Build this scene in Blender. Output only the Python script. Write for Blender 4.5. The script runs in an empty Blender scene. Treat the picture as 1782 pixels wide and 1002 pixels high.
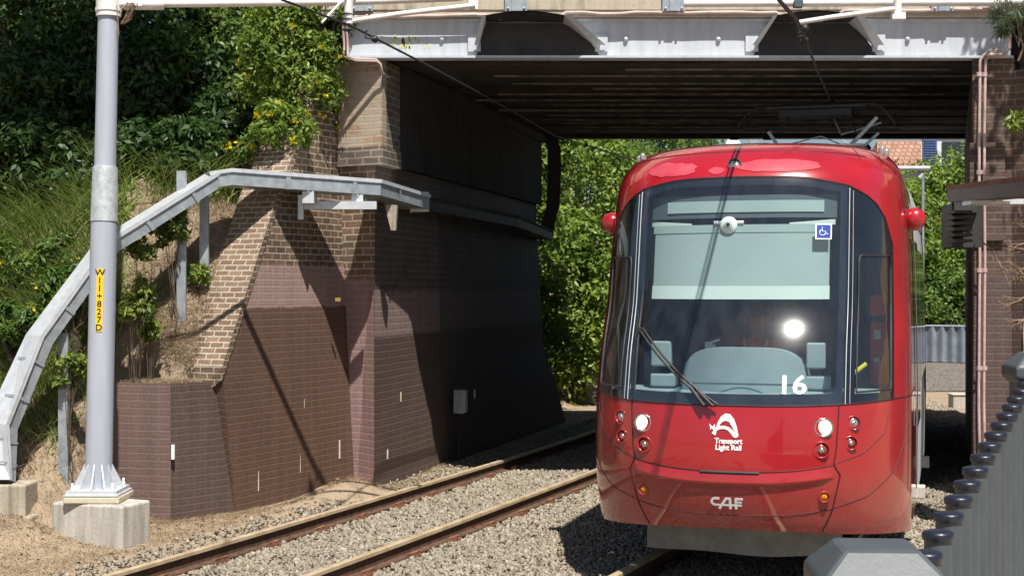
import bpy, bmesh, math, random
import numpy as np
from mathutils import Vector, Matrix
random.seed(7); RNG = np.random.default_rng(11)
R = math.radians
scene = bpy.context.scene
col = scene.collection
# ------------------------------------------------------------ camera, sky, sun, exposure
EYE = 2.34; FPX = 2500.0
cd = bpy.data.cameras.new('camera'); cam = bpy.data.objects.new('camera', cd); col.objects.link(cam)
cam.location = (0, 0, EYE); cam.rotation_euler = (R(90), 0, 0)
cd.sensor_width = 36; cd.lens = 36 * FPX / 1782; cd.clip_end = 2000; cd.clip_start = 0.05
scene.camera = cam
SUN_EL, SUN_AZ = 61.0, 15.0         # elevation; the sun stands behind the camera, 15 degrees to its right
w = bpy.data.worlds.new('World'); scene.world = w; w.use_nodes = True
nt = w.node_tree; nt.nodes.clear()
sky = nt.nodes.new('ShaderNodeTexSky'); sky.sky_type = 'NISHITA'; sky.sun_disc = False
sky.sun_elevation = R(SUN_EL); sky.sun_rotation = R(180 - SUN_AZ)
sky.air_density = 1.0; sky.dust_density = 0.6; sky.ozone_density = 1.2
bg = nt.nodes.new('ShaderNodeBackground'); bg.inputs[1].default_value = 0.05
wo = nt.nodes.new('ShaderNodeOutputWorld')
nt.links.new(sky.outputs[0], bg.inputs[0]); nt.links.new(bg.outputs[0], wo.inputs[0])
sl = bpy.data.lights.new('sun', 'SUN'); sl.energy = 5.0; sl.angle = R(0.53); sl.color = (1, .955, .88)
so = bpy.data.objects.new('sun', sl); col.objects.link(so)
tosun = Vector((math.sin(R(SUN_AZ)) * math.cos(R(SUN_EL)), -math.cos(R(SUN_AZ)) * math.cos(R(SUN_EL)), math.sin(R(SUN_EL))))
so.rotation_euler = tosun.to_track_quat('Z', 'Y').to_euler()
scene.view_settings.view_transform = 'Standard'; scene.view_settings.look = 'None'
scene.view_settings.exposure = 0.62; scene.view_settings.gamma = 1
scene.cycles.max_bounces = 8; scene.cycles.diffuse_bounces = 2; scene.cycles.transparent_max_bounces = 12
scene.render.resolution_x = 1024; scene.render.resolution_y = 575

# ------------------------------------------------------------ helpers
def at(px, py, Y):
    return Vector(((px - 891) * Y / FPX, Y, EYE - (py - 501) * Y / FPX))
def tag(o, label=None, cat=None, group=None, kind=None):
    if label: o['label'] = label
    if cat: o['category'] = cat
    if group: o['group'] = group
    if kind: o['kind'] = kind
    return o
def empty(name, loc, label, cat, group=None, rz=0):
    o = bpy.data.objects.new(name, None); col.objects.link(o)
    o.location = loc; o.rotation_euler = (0, 0, rz); o.empty_display_size = .2
    return tag(o, label, cat, group)
def copy_tree(o, parent=None):
    c = o.copy(); col.objects.link(c); c.parent = parent
    if parent: c.matrix_parent_inverse = o.matrix_parent_inverse.copy()
    for ch in list(o.children): copy_tree(ch, c)
    return c
class MB:
    def __init__(s): s.v = []; s.f = []; s.m = []; s.sm = []
    def add(s, vs, fs, mi=0, smooth=False):
        b = len(s.v); s.v += [Vector(p) for p in vs]
        for f in fs: s.f.append([b + i for i in f]); s.m.append(mi); s.sm.append(smooth)
    def quad(s, *p, mi=0): s.add(p, [list(range(len(p)))], mi)
    def box(s, a, b, mi=0, rot=None, piv=None):
        x0, y0, z0 = a; x1, y1, z1 = b
        vs = [Vector((x, y, z)) for z in (z0, z1) for x, y in ((x0, y0), (x1, y0), (x1, y1), (x0, y1))]
        if rot is not None:
            pv = Vector(piv) if piv is not None else Vector((0, 0, 0))
            vs = [rot @ (q - pv) + pv for q in vs]
        s.add(vs, [(3, 2, 1, 0), (4, 5, 6, 7), (0, 1, 5, 4), (1, 2, 6, 5), (2, 3, 7, 6), (3, 0, 4, 7)], mi)
    def prism(s, poly, z0, z1, mi=0):
        n = len(poly)
        ar = sum(poly[i][0] * poly[(i + 1) % n][1] - poly[(i + 1) % n][0] * poly[i][1] for i in range(n))
        if ar < 0: poly = poly[::-1]
        vs = [(p[0], p[1], z0) for p in poly] + [(p[0], p[1], z1) for p in poly]
        s.add(vs, [list(range(n))[::-1], list(range(n, 2 * n))] + [(i, (i + 1) % n, n + (i + 1) % n, n + i) for i in range(n)], mi)
    def extr(s, loop, vec, mi=0):
        n = len(loop); vec = Vector(vec); vs = [Vector(p) for p in loop]
        vs += [p + vec for p in vs]
        s.add(vs, [list(range(n)), list(range(n, 2 * n))[::-1]] + [((i + 1) % n, i, n + i, n + (i + 1) % n) for i in range(n)], mi)
    def tube(s, pts, r, n=8, mi=0, cap=True):
        pts = [Vector(p) for p in pts]; k = len(pts)
        rr = r if isinstance(r, (list, tuple)) else [r] * k
        vs = []; up0 = None
        for i, p in enumerate(pts):
            d = (pts[min(i + 1, k - 1)] - pts[max(i - 1, 0)]).normalized()
            if up0 is None:
                up0 = Vector((0, 0, 1)) if abs(d.z) < .9 else Vector((1, 0, 0))
            a = d.cross(up0).normalized(); b = a.cross(d).normalized(); up0 = b
            for j in range(n):
                t = 2 * math.pi * j / n
                vs.append(p + (a * math.cos(t) + b * math.sin(t)) * rr[i])
        fs = [(i * n + j, i * n + (j + 1) % n, (i + 1) * n + (j + 1) % n, (i + 1) * n + j) for i in range(k - 1) for j in range(n)]
        s.add(vs, fs, mi, True)
        if cap:
            s.add([vs[j] for j in range(n)], [list(range(n))[::-1]], mi)
            s.add([vs[(k - 1) * n + j] for j in range(n)], [list(range(n))], mi)
    def lathe(s, prof, o, ax=(0, 0, 1), n=20, mi=0):
        ax = Vector(ax).normalized(); q = Vector((0, 0, 1)).rotation_difference(ax); o = Vector(o); k = len(prof)
        vs = [o + q @ Vector((r * math.cos(2 * math.pi * j / n), r * math.sin(2 * math.pi * j / n), h)) for r, h in prof for j in range(n)]
        fs = [(i * n + j, i * n + (j + 1) % n, (i + 1) * n + (j + 1) % n, (i + 1) * n + j) for i in range(k - 1) for j in range(n)]
        s.add(vs, fs, mi, True)
    def grid(s, fn, nu, nv, mi=0, smooth=True, flip=False):
        vs = [fn(i / nu, j / nv) for j in range(nv + 1) for i in range(nu + 1)]
        fs = []
        for j in range(nv):
            for i in range(nu):
                q = [j * (nu + 1) + i, j * (nu + 1) + i + 1, (j + 1) * (nu + 1) + i + 1, (j + 1) * (nu + 1) + i]
                fs.append(q[::-1] if flip else q)
        s.add(vs, fs, mi, smooth)
    def build(s, name, mats, parent=None, bevel=0, flat_angle=None):
        me = bpy.data.meshes.new(name); me.from_pydata([tuple(v) for v in s.v], [], s.f)
        if not isinstance(mats, (list, tuple)): mats = [mats]
        for m in mats: me.materials.append(m)
        me.polygons.foreach_set('material_index', s.m); me.polygons.foreach_set('use_smooth', s.sm)
        uvl = me.uv_layers.new(name='UVMap'); Z = Vector((0, 0, 1))
        uv = np.zeros(len(me.loops) * 2, dtype=np.float32)
        for p in me.polygons:
            nn = p.normal
            t = Z.cross(nn) if abs(nn.z) < .95 else Vector((1, 0, 0))
            if t.length < 1e-6: t = Vector((1, 0, 0))
            t.normalize(); b = nn.cross(t)
            for li in p.loop_indices:
                c = s.v[me.loops[li].vertex_index]; uv[2 * li] = c.dot(t); uv[2 * li + 1] = c.dot(b)
        uvl.data.foreach_set('uv', uv)
        o = bpy.data.objects.new(name, me); col.objects.link(o)
        if parent: o.parent = parent
        if bevel:
            md = o.modifiers.new('b', 'BEVEL'); md.width = bevel; md.segments = 2; md.limit_method = 'ANGLE'; md.angle_limit = R(40)
        return o
def placed(mb, name, mats, root, **k):
    """mesh written in world coordinates, parented to a root that stands elsewhere"""
    inv = (Matrix.Translation(root.location) @ root.rotation_euler.to_matrix().to_4x4()).inverted()
    mb.v = [inv @ v for v in mb.v]
    return mb.build(name, mats, root, **k)
def catmull(xs, ys, x):
    x = min(max(x, xs[0]), xs[-1]); i = 0
    while i < len(xs) - 2 and x > xs[i + 1]: i += 1
    h = xs[i + 1] - xs[i]; t = (x - xs[i]) / h
    def m(k):
        if k == 0: return (ys[1] - ys[0]) / (xs[1] - xs[0])
        if k == len(xs) - 1: return (ys[-1] - ys[-2]) / (xs[-1] - xs[-2])
        return (ys[k + 1] - ys[k - 1]) / (xs[k + 1] - xs[k - 1])
    t2, t3 = t * t, t * t * t
    return (2*t3-3*t2+1)*ys[i] + (t3-2*t2+t)*h*m(i) + (-2*t3+3*t2)*ys[i+1] + (t3-t2)*h*m(i+1)

# ------------------------------------------------------------ materials
def newmat(name):
    m = bpy.data.materials.new(name); m.use_nodes = True; t = m.node_tree
    return m, t, t.nodes['Principled BSDF']
def N(t, k, **p):
    n = t.nodes.new(k)
    for a, b in p.items():
        if a.startswith('i_'): n.inputs[int(a[2:])].default_value = b
        else: setattr(n, a, b)
    return n
def rgb(c): return (c[0], c[1], c[2], 1)
def ramp(t, fac, stops):
    r = N(t, 'ShaderNodeValToRGB'); e = r.color_ramp.elements
    while len(e) < len(stops): e.new(.5)
    for k, (p, c) in enumerate(stops): e[k].position = p; e[k].color = rgb(c) if len(c) == 3 else c
    t.links.new(fac, r.inputs[0]); return r.outputs[0]
def mix(t, fac, a, b, mode='MIX'):
    m = N(t, 'ShaderNodeMix', data_type='RGBA', blend_type=mode)
    for sock, v in ((m.inputs[0], fac), (m.inputs[6], a), (m.inputs[7], b)):
        if isinstance(v, bpy.types.NodeSocket): t.links.new(v, sock)
        elif isinstance(v, (int, float)): sock.default_value = v
        else: sock.default_value = rgb(v)
    return m.outputs[2]
def noise(t, scale, detail=4, vec=None, rough=.6, stretch=None):
    n = N(t, 'ShaderNodeTexNoise'); n.inputs['Scale'].default_value = scale; n.inputs['Detail'].default_value = detail; n.inputs['Roughness'].default_value = rough
    if vec is None:
        g = N(t, 'ShaderNodeNewGeometry'); vec = g.outputs['Position']
    if stretch:
        mp = N(t, 'ShaderNodeMapping'); mp.inputs['Scale'].default_value = stretch; t.links.new(vec, mp.inputs[0]); vec = mp.outputs[0]
    t.links.new(vec, n.inputs['Vector']); return n.outputs['Fac']
def bump(t, bs, h, strength=.4, dist=.01):
    b = N(t, 'ShaderNodeBump'); b.inputs['Strength'].default_value = strength; b.inputs['Distance'].default_value = dist
    t.links.new(h, b.inputs['Height']); t.links.new(b.outputs[0], bs.inputs['Normal']); return b
def noisy(name, c1, c2, scale=6, rough=.6, metal=0, bmp=0, bscale=60, c3=None, coat=0, streak=False, spec=.5, local=False):
    m, t, b = newmat(name)
    vec = N(t, 'ShaderNodeTexCoord').outputs['Object'] if local else None
    f = noise(t, scale, 6, vec=vec, stretch=(3, 3, .35) if streak else None)
    stops = [(.3, c1), (.7, c2)] if c3 is None else [(.25, c1), (.5, c2), (.72, c3)]
    t.links.new(ramp(t, f, stops), b.inputs['Base Color'])
    b.inputs['Roughness'].default_value = rough; b.inputs['Metallic'].default_value = metal
    b.inputs['Coat Weight'].default_value = coat; b.inputs['Coat Roughness'].default_value = .05
    b.inputs['Specular IOR Level'].default_value = spec
    if bmp: bump(t, b, noise(t, bscale, 5, vec=vec), bmp, .01)
    return m
def plain(name, c, rough=.5, metal=0, coat=0, emit=None, es=0):
    m, t, b = newmat(name); b.inputs['Base Color'].default_value = rgb(c)
    b.inputs['Roughness'].default_value = rough; b.inputs['Metallic'].default_value = metal; b.inputs['Coat Weight'].default_value = coat
    if emit: b.inputs['Emission Color'].default_value = rgb(emit); b.inputs['Emission Strength'].default_value = es
    return m
def brickmat(name, c1, c2, mortar, paint=None, dark=None, z_dark=-9, z_pink=-9, soot=0, row=.083, bw=.235, msize=.011, dirt=.5, patch=None):
    """bare brick; below z_pink a faded paint, below z_dark a fresh dark paint (real paint lines on the wall)"""
    m, t, b = newmat(name); L = t.links
    uv = N(t, 'ShaderNodeUVMap').outputs[0]
    wob = N(t, 'ShaderNodeTexNoise'); wob.inputs['Scale'].default_value = 5; L.new(uv, wob.inputs['Vector'])
    vm = N(t, 'ShaderNodeVectorMath', operation='SCALE'); vm.inputs['Scale'].default_value = .012; L.new(wob.outputs['Color'], vm.inputs[0])
    va = N(t, 'ShaderNodeVectorMath', operation='ADD'); L.new(uv, va.inputs[0]); L.new(vm.outputs[0], va.inputs[1])
    br = N(t, 'ShaderNodeTexBrick'); L.new(va.outputs[0], br.inputs['Vector'])
    br.inputs['Scale'].default_value = 1; br.inputs['Brick Width'].default_value = bw; br.inputs['Row Height'].default_value = row
    br.inputs['Mortar Size'].default_value = msize; br.inputs['Mortar Smooth'].default_value = .25; br.inputs['Bias'].default_value = -.1
    br.inputs['Color1'].default_value = rgb(c1); br.inputs['Color2'].default_value = rgb(c2); br.inputs['Mortar'].default_value = rgb(mortar)
    g = N(t, 'ShaderNodeNewGeometry').outputs['Position']
    nn = noise(t, 2.2, 6, vec=g)
    cc = mix(t, ramp(t, nn, [(.35, (0, 0, 0)), (.7, (dirt, dirt, dirt))]), br.outputs['Color'], (c1[0] * .35, c1[1] * .33, c1[2] * .35))
    fine = noise(t, 45, 3, vec=g)
    cc = mix(t, .55, cc, ramp(t, fine, [(.3, (.45, .45, .45)), (.7, (1.25, 1.25, 1.25))]), 'MULTIPLY')
    if patch:
        pn = noise(t, 1.6, 5, vec=g)
        cc = mix(t, ramp(t, pn, [(.5, (0, 0, 0)), (.56, (1, 1, 1))]), cc, mix(t, .3, patch, br.outputs['Color']))
    streaks = noise(t, 2.5, 5, vec=g, stretch=(4, 4, .3))
    sx = N(t, 'ShaderNodeSeparateXYZ'); L.new(g, sx.inputs[0]); z = sx.outputs[2]
    def below(h, amp):
        a = N(t, 'ShaderNodeMath', operation='MULTIPLY_ADD'); L.new(streaks, a.inputs[0]); a.inputs[1].default_value = amp; L.new(z, a.inputs[2])
        c = N(t, 'ShaderNodeMapRange'); L.new(a.outputs[0], c.inputs[0]); c.inputs[1].default_value = h + .5 * amp - .015; c.inputs[2].default_value = h + .5 * amp + .015
        c.inputs[3].default_value = 1; c.inputs[4].default_value = 0; return c.outputs[0]
    for h, p in ((z_pink, paint), (z_dark, dark)):
        if p is None: continue
        pc = mix(t, ramp(t, streaks, [(.35, (0, 0, 0)), (.75, (.6, .6, .6))]), p, tuple(x * .52 for x in p))
        pc = mix(t, ramp(t, fine, [(.62, (0, 0, 0)), (.8, (.35, .35, .35))]), pc, tuple(min(1, x * 1.9 + .03) for x in p))
        mj = N(t, 'ShaderNodeMath', operation='MULTIPLY'); L.new(br.outputs['Fac'], mj.inputs[0]); mj.inputs[1].default_value = .24
        pc = mix(t, mj.outputs[0], pc, tuple(min(1, x * 1.5 + .05) for x in p))
        cc = mix(t, below(h, .10), cc, pc)
    L.new(cc, b.inputs['Base Color']); b.inputs['Roughness'].default_value = .72
    iv = N(t, 'ShaderNodeMath', operation='SUBTRACT'); iv.inputs[0].default_value = 1; L.new(br.outputs['Fac'], iv.inputs[1])
    ad = N(t, 'ShaderNodeMath', operation='MULTIPLY_ADD'); L.new(fine, ad.inputs[0]); ad.inputs[1].default_value = .5; L.new(iv.outputs[0], ad.inputs[2])
    bump(t, b, ad.outputs[0], .7, .012)
    return m
def leafmat(name, stops, rough=.45, trans=.35):
    m, t, b = newmat(name); L = t.links
    a = N(t, 'ShaderNodeAttribute', attribute_name='rnd')
    c = ramp(t, a.outputs['Fac'], stops); L.new(c, b.inputs['Base Color']); b.inputs['Roughness'].default_value = rough
    b.inputs['Specular IOR Level'].default_value = .35
    tr = N(t, 'ShaderNodeBsdfTranslucent'); L.new(c, tr.inputs[0])
    mx = N(t, 'ShaderNodeMixShader'); mx.inputs[0].default_value = trans
    L.new(b.outputs[0], mx.inputs[1]); L.new(tr.outputs[0], mx.inputs[2]); L.new(mx.outputs[0], t.nodes['Material Output'].inputs[0])
    return m
M = {}
M['sand'] = noisy('dry_earth', (.14, .10, .065), (.31, .235, .16), 3, .95, bmp=.9, bscale=35, c3=(.24, .18, .12))
def groundmat():
    m, t, b = newmat('ballast_ground'); L = t.links
    g = N(t, 'ShaderNodeNewGeometry').outputs['Position']
    v = N(t, 'ShaderNodeTexVoronoi'); v.inputs['Scale'].default_value = 22; L.new(g, v.inputs['Vector'])
    c = ramp(t, v.outputs['Color'], [(.1, (.10, .085, .07)), (.5, (.27, .235, .19)), (.9, (.42, .38, .32))])
    d = ramp(t, v.outputs['Distance'], [(.25, (1, 1, 1)), (.75, (.25, .22, .2))])
    L.new(mix(t, 1, c, d, 'MULTIPLY'), b.inputs['Base Color']); b.inputs['Roughness'].default_value = .9
    bp = bump(t, b, v.outputs['Distance'], 1, .03); bp.invert = True
    return m
M['ballast_ground'] = groundmat()
M['stone'] = leafmat('ballast_stone', [(0, (.12, .095, .07)), (.3, (.21, .175, .13)), (.65, (.28, .24, .185)), (1, (.38, .34, .27))], .9, 0)
M['concrete'] = noisy('concrete', (.30, .27, .23), (.55, .52, .46), 4, .85, bmp=.4, bscale=30, streak=True)
M['weathered'] = noisy('weathered_concrete', (.10, .085, .065), (.42, .36, .28), 3, .9, bmp=.6, bscale=25, c3=(.30, .25, .19), streak=True)
M['parapet'] = noisy('parapet_concrete', (.16, .13, .10), (.46, .40, .31), 2.2, .9, bmp=.5, bscale=22, c3=(.36, .31, .24), streak=True)
M['grout'] = noisy('grout', (.50, .44, .32), (.62, .56, .44), 9, .85, bmp=.3)
M['girder'] = noisy('girder_paint', (.42, .45, .49), (.55, .58, .62), 3, .5, bmp=.1, bscale=12, streak=True)
M['galv'] = noisy('galvanised', (.28, .32, .35), (.46, .50, .53), 10, .45, .45, bmp=.08, bscale=40)
M['galv_new'] = noisy('bright_galvanised', (.52, .55, .58), (.68, .70, .72), 10, .4, .3)
M['rail_side'] = noisy('rail_rust', (.06, .034, .024), (.15, .078, .050), 12, .85, .2, bmp=.4)
M['rail_top'] = noisy('rail_head', (.42, .31, .18), (.66, .54, .38), 5, .45, .3, streak=False)
M['sleeper'] = noisy('sleeper', (.20, .17, .14), (.36, .32, .27), 6, .9, bmp=.5)
M['rust'] = noisy('clip_rust', (.12, .05, .03), (.28, .13, .07), 20, .9, .1, bmp=.4)
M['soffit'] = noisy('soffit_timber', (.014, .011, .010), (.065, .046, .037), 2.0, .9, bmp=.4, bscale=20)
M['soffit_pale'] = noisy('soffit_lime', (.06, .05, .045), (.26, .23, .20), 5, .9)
M['black_steel'] = noisy('black_steel', (.015, .014, .015), (.05, .045, .045), 4, .6)
M['pole'] = noisy('pole_paint', (.38, .41, .48), (.47, .50, .57), 3, .38, .1, bmp=.03, bscale=30, streak=True)
M['pole_galv'] = noisy('pole_sleeve', (.40, .43, .44), (.70, .73, .74), 16, .4, .4)
M['white_paint'] = noisy('white_tube', (.62, .60, .58), (.80, .78, .76), 5, .45)
M['cable'] = noisy('black_cable', (.012, .012, .014), (.03, .03, .035), 8, .5)
M['pink_pipe'] = noisy('faded_conduit', (.40, .27, .24), (.56, .44, .40), 9, .6)
M['yellow'] = plain('sign_yellow', (.85, .55, .02), .5)
M['ink'] = plain('sign_black', (.01, .01, .01), .5)
M['fence'] = noisy('fence_grey', (.050, .060, .068), (.070, .081, .090), 8, .48, .0, bmp=.06, bscale=70)
M['cap'] = plain('cap_blue_black', (.012, .014, .026), .38, 0, .1)
M['bark'] = noisy('bark', (.05, .035, .025), (.16, .12, .085), 9, .95, bmp=.8, bscale=30)
M['twig'] = noisy('dry_twig', (.16, .10, .07), (.36, .25, .17), 9, .9)
def redpaint():
    m, t, b = newmat('tram_red'); L = t.links
    g = N(t, 'ShaderNodeTexCoord').outputs['Object']
    f = noise(t, 1.3, 4, vec=g)
    c = ramp(t, f, [(.3, (.31, .006, .012)), (.7, (.42, .010, .019))])
    sx = N(t, 'ShaderNodeSeparateXYZ'); L.new(g, sx.inputs[0])
    # road film: dust along the skirt, sitting on the paint
    mr = N(t, 'ShaderNodeMapRange'); L.new(sx.outputs[2], mr.inputs[0]); mr.inputs[1].default_value = .28; mr.inputs[2].default_value = 1.0; mr.inputs[3].default_value = .75; mr.inputs[4].default_value = 0
    ns = noise(t, 9, 6, vec=g); mm = N(t, 'ShaderNodeMath', operation='MULTIPLY'); L.new(mr.outputs[0], mm.inputs[0]); L.new(ns, mm.inputs[1])
    L.new(mix(t, mm.outputs[0], c, (.34, .18, .12)), b.inputs['Base Color'])
    rr = N(t, 'ShaderNodeMath', operation='MULTIPLY_ADD'); L.new(mm.outputs[0], rr.inputs[0]); rr.inputs[1].default_value = 1.6; rr.inputs[2].default_value = .26
    L.new(rr.outputs[0], b.inputs['Roughness'])
    b.inputs['Coat Weight'].default_value = 1; b.inputs['Coat Roughness'].default_value = .035
    cr = ramp(t, ns, [(.35, (.02, .02, .02)), (.8, (.12, .12, .12))]); L.new(cr, b.inputs['Coat Roughness'])
    return m
M['red'] = redpaint()
M['red_reflect'] = noisy('tram_red_reflect', (.42, .022, .042), (.48, .07, .095), 5, .5, coat=.25, local=True)
M['silver'] = noisy('tram_silver', (.50, .52, .54), (.60, .62, .64), 2, .5, .2, coat=.0, local=True)
M['white_gloss'] = plain('tram_white', (.75, .75, .74), .3, 0, .5)
M['black_gloss'] = noisy('black_gloss', (.006, .007, .010), (.012, .014, .02), 3, .12, coat=1, local=True)
M['black_rubber'] = noisy('black_rubber', (.012, .012, .013), (.03, .03, .032), 9, .55, local=True)
M['under'] = noisy('underframe', (.05, .048, .045), (.16, .15, .14), 4, .8, local=True)
M['plow'] = noisy('snow_plow', (.18, .175, .165), (.34, .33, .31), 5, .7, bmp=.2, local=True)
M['cab_dark'] = plain('cab_dark', (.012, .013, .016), .8)
M['cab_navy'] = plain('cab_navy', (.02, .028, .05), .85)
M['blind'] = noisy('blind_cloth', (.27, .36, .355), (.31, .40, .39), 2, .8, local=True)
M['blind_pale'] = plain('blind_hem', (.50, .60, .57), .8)
M['console'] = noisy('console', (.20, .28, .30), (.27, .35, .37), 3, .6, local=True)
M['console_dark'] = plain('console_dark', (.06, .085, .095), .7)
M['white'] = plain('white_vinyl', (.93, .93, .92), .45)
M['blue'] = plain('sticker_blue', (.03, .07, .36), .45)
M['lamp_lit'] = plain('lamp_lit', (.9, .8, .6), .2, 0, 0, (1, .86, .6), 1.6)
M['lamp_clear'] = plain('lamp_clear', (.55, .56, .55), .12, .7)
M['chrome'] = plain('chrome', (.7, .68, .64), .16, .95)
M['lamp_red'] = plain('lamp_red', (.28, .07, .06), .2, .3)
M['amber'] = plain('amber', (.75, .25, .01), .25)
M['hivis'] = plain('hivis', (.80, .08, .03), .8)
M['hivis_y'] = plain('hivis_yellow', (.75, .72, .05), .8)
M['skin'] = plain('skin', (.36, .19, .13), .6)
M['hair'] = plain('hair', (.02, .015, .012), .7)
def glassmat():
    m = bpy.data.materials.new('tinted_glass'); m.use_nodes = True; t = m.node_tree; t.nodes.clear(); L = t.links
    tr = N(t, 'ShaderNodeBsdfTransparent'); tr.inputs[0].default_value = (.90, .95, .95, 1)
    gl = N(t, 'ShaderNodeBsdfGlossy'); gl.inputs['Roughness'].default_value = .03; gl.inputs[0].default_value = (1, 1, 1, 1)
    g2 = N(t, 'ShaderNodeBsdfGlossy'); g2.inputs['Roughness'].default_value = .16
    df = N(t, 'ShaderNodeBsdfDiffuse'); df.inputs[0].default_value = (.42, .46, .5, 1)
    fr = N(t, 'ShaderNodeFresnel'); gg = N(t, 'ShaderNodeNewGeometry'); io = N(t, 'ShaderNodeMapRange'); L.new(gg.outputs['Backfacing'], io.inputs[0])
    io.inputs[3].default_value = 1.6; io.inputs[4].default_value = 1 / 1.6; L.new(io.outputs[0], fr.inputs[0])
    mx = N(t, 'ShaderNodeMixShader'); L.new(fr.outputs[0], mx.inputs[0]); L.new(tr.outputs[0], mx.inputs[1]); L.new(gl.outputs[0], mx.inputs[2])
    co = N(t, 'ShaderNodeTexCoord').outputs['Object']
    sm = noise(t, 3, 6, vec=co, stretch=(3, 3, .5))
    f1 = ramp(t, sm, [(.35, (.012, .012, .012)), (.8, (.05, .05, .05))])
    m2 = N(t, 'ShaderNodeMixShader'); L.new(f1, m2.inputs[0]); L.new(mx.outputs[0], m2.inputs[1]); L.new(df.outputs[0], m2.inputs[2])
    m3 = N(t, 'ShaderNodeMixShader'); m3.inputs[0].default_value = .055; L.new(m2.outputs[0], m3.inputs[1]); L.new(g2.outputs[0], m3.inputs[2])
    o = N(t, 'ShaderNodeOutputMaterial'); L.new(m3.outputs[0], o.inputs[0]); return m
M['glass'] = glassmat()
MORT = (.50, .42, .32)
M['brick_wing'] = brickmat('brick_wing', (.12, .078, .052), (.25, .155, .10), MORT, (.33, .225, .19), (.125, .070, .046), 2.12, 2.60, row=.074, bw=.17, msize=.009)
M['brick_low'] = brickmat('brick_low', (.20, .12, .085), (.32, .20, .135), MORT, None, (.098, .062, .050), 5, -9, row=.074, bw=.15, msize=.009)
M['brick_low_faded'] = brickmat('brick_low_faded', (.20, .12, .085), (.32, .20, .135), MORT, None, (.165, .105, .088), 5, -9, row=.078, msize=.009)
M['brick_pier'] = brickmat('brick_pier', (.15, .10, .065), (.30, .19, .12), MORT, (.33, .21, .19), (.33, .205, .195), 1.0, 2.45)
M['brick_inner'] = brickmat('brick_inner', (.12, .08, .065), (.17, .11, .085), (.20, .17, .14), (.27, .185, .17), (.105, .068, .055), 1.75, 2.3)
M['brick_inner_shade'] = brickmat('brick_inner_shade', (.07, .05, .042), (.11, .075, .06), (.13, .11, .09), (.13, .095, .09), (.065, .046, .040), 1.75, 2.3)  # darker copy of the inner brick: underpass shade put into the colour
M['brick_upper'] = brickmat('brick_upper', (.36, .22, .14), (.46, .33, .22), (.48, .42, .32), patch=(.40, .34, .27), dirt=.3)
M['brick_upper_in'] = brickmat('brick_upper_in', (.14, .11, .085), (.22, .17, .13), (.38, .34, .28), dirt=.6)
M['brick_right'] = brickmat('brick_right', (.10, .06, .045), (.17, .10, .075), (.20, .16, .13), (.10, .062, .056), (.10, .062, .056), 2.4, 2.5, dirt=.75)
M['brick_coping'] = brickmat('brick_coping', (.19, .12, .08), (.30, .20, .135), (.50, .44, .34), dirt=.3, row=.068, bw=.18, msize=.010)
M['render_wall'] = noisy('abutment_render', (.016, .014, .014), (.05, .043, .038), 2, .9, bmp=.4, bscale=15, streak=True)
leafs = dict(
 bush=[(0, (.03, .06, .012)), (.35, (.075, .14, .025)), (.75, (.15, .23, .045)), (1, (.28, .33, .08))],
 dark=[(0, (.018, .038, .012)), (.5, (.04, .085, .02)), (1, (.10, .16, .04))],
 lime=[(0, (.05, .10, .015)), (.35, (.13, .21, .03)), (.75, (.25, .34, .055)), (1, (.40, .45, .10))],
 grass=[(0, (.09, .14, .03)), (.5, (.21, .30, .06)), (.85, (.34, .40, .11)), (1, (.54, .50, .26))],
 straw=[(0, (.22, .15, .09)), (.5, (.42, .32, .21)), (1, (.64, .54, .38))],
 vine=[(0, (.08, .13, .02)), (.5, (.18, .25, .05)), (1, (.40, .42, .08))],
 pine=[(0, (.04, .07, .03)), (1, (.12, .18, .08))],
 flower=[(0, (.70, .45, .01)), (1, (.75, .66, .04))])
for k, v in leafs.items(): M['l_' + k] = leafmat('leaf_' + k, v)

# ------------------------------------------------------------ leaf and stone clouds (numpy)
def cloud(name, V, F, rnd, mat, parent=None):
    me = bpy.data.meshes.new(name); nv = len(V); nf, k = F.shape
    me.vertices.add(nv); me.vertices.foreach_set('co', V.astype(np.float32).ravel())
    me.loops.add(nf * k); me.loops.foreach_set('vertex_index', F.astype(np.int32).ravel())
    me.polygons.add(nf); me.polygons.foreach_set('loop_start', np.arange(0, nf * k, k, dtype=np.int32))
    try: me.polygons.foreach_set('loop_total', np.full(nf, k, dtype=np.int32))
    except Exception: pass
    me.update(calc_edges=True)
    a = me.attributes.new('rnd', 'FLOAT', 'FACE'); a.data.foreach_set('value', rnd.astype(np.float32))
    me.materials.append(mat); o = bpy.data.objects.new(name, me); col.objects.link(o)
    if parent:
        o.parent = parent; lo = np.array(parent.location); 
        V2 = V - lo; me.vertices.foreach_set('co', V2.astype(np.float32).ravel()); me.update()
    return o
def unit(a): return a / np.maximum(np.linalg.norm(a, axis=1, keepdims=True), 1e-9)
def leaves(C, D, Nn, L, Wd, rnd=None):
    D = unit(D); S = unit(np.cross(D, Nn)); Nn = unit(np.cross(S, D)); L = L[:, None]; Wd = Wd[:, None]
    p0 = C; p1 = C + D * L * .45 + S * Wd * .5 + Nn * Wd * .18; p2 = C + D * L; p3 = C + D * L * .45 - S * Wd * .5 + Nn * Wd * .18
    V = np.stack([p0, p1, p2, p3], 1).reshape(-1, 3); n = len(C)
    F = np.arange(n * 4).reshape(n, 4)
    return V, F, (RNG.random(n) if rnd is None else rnd)
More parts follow.
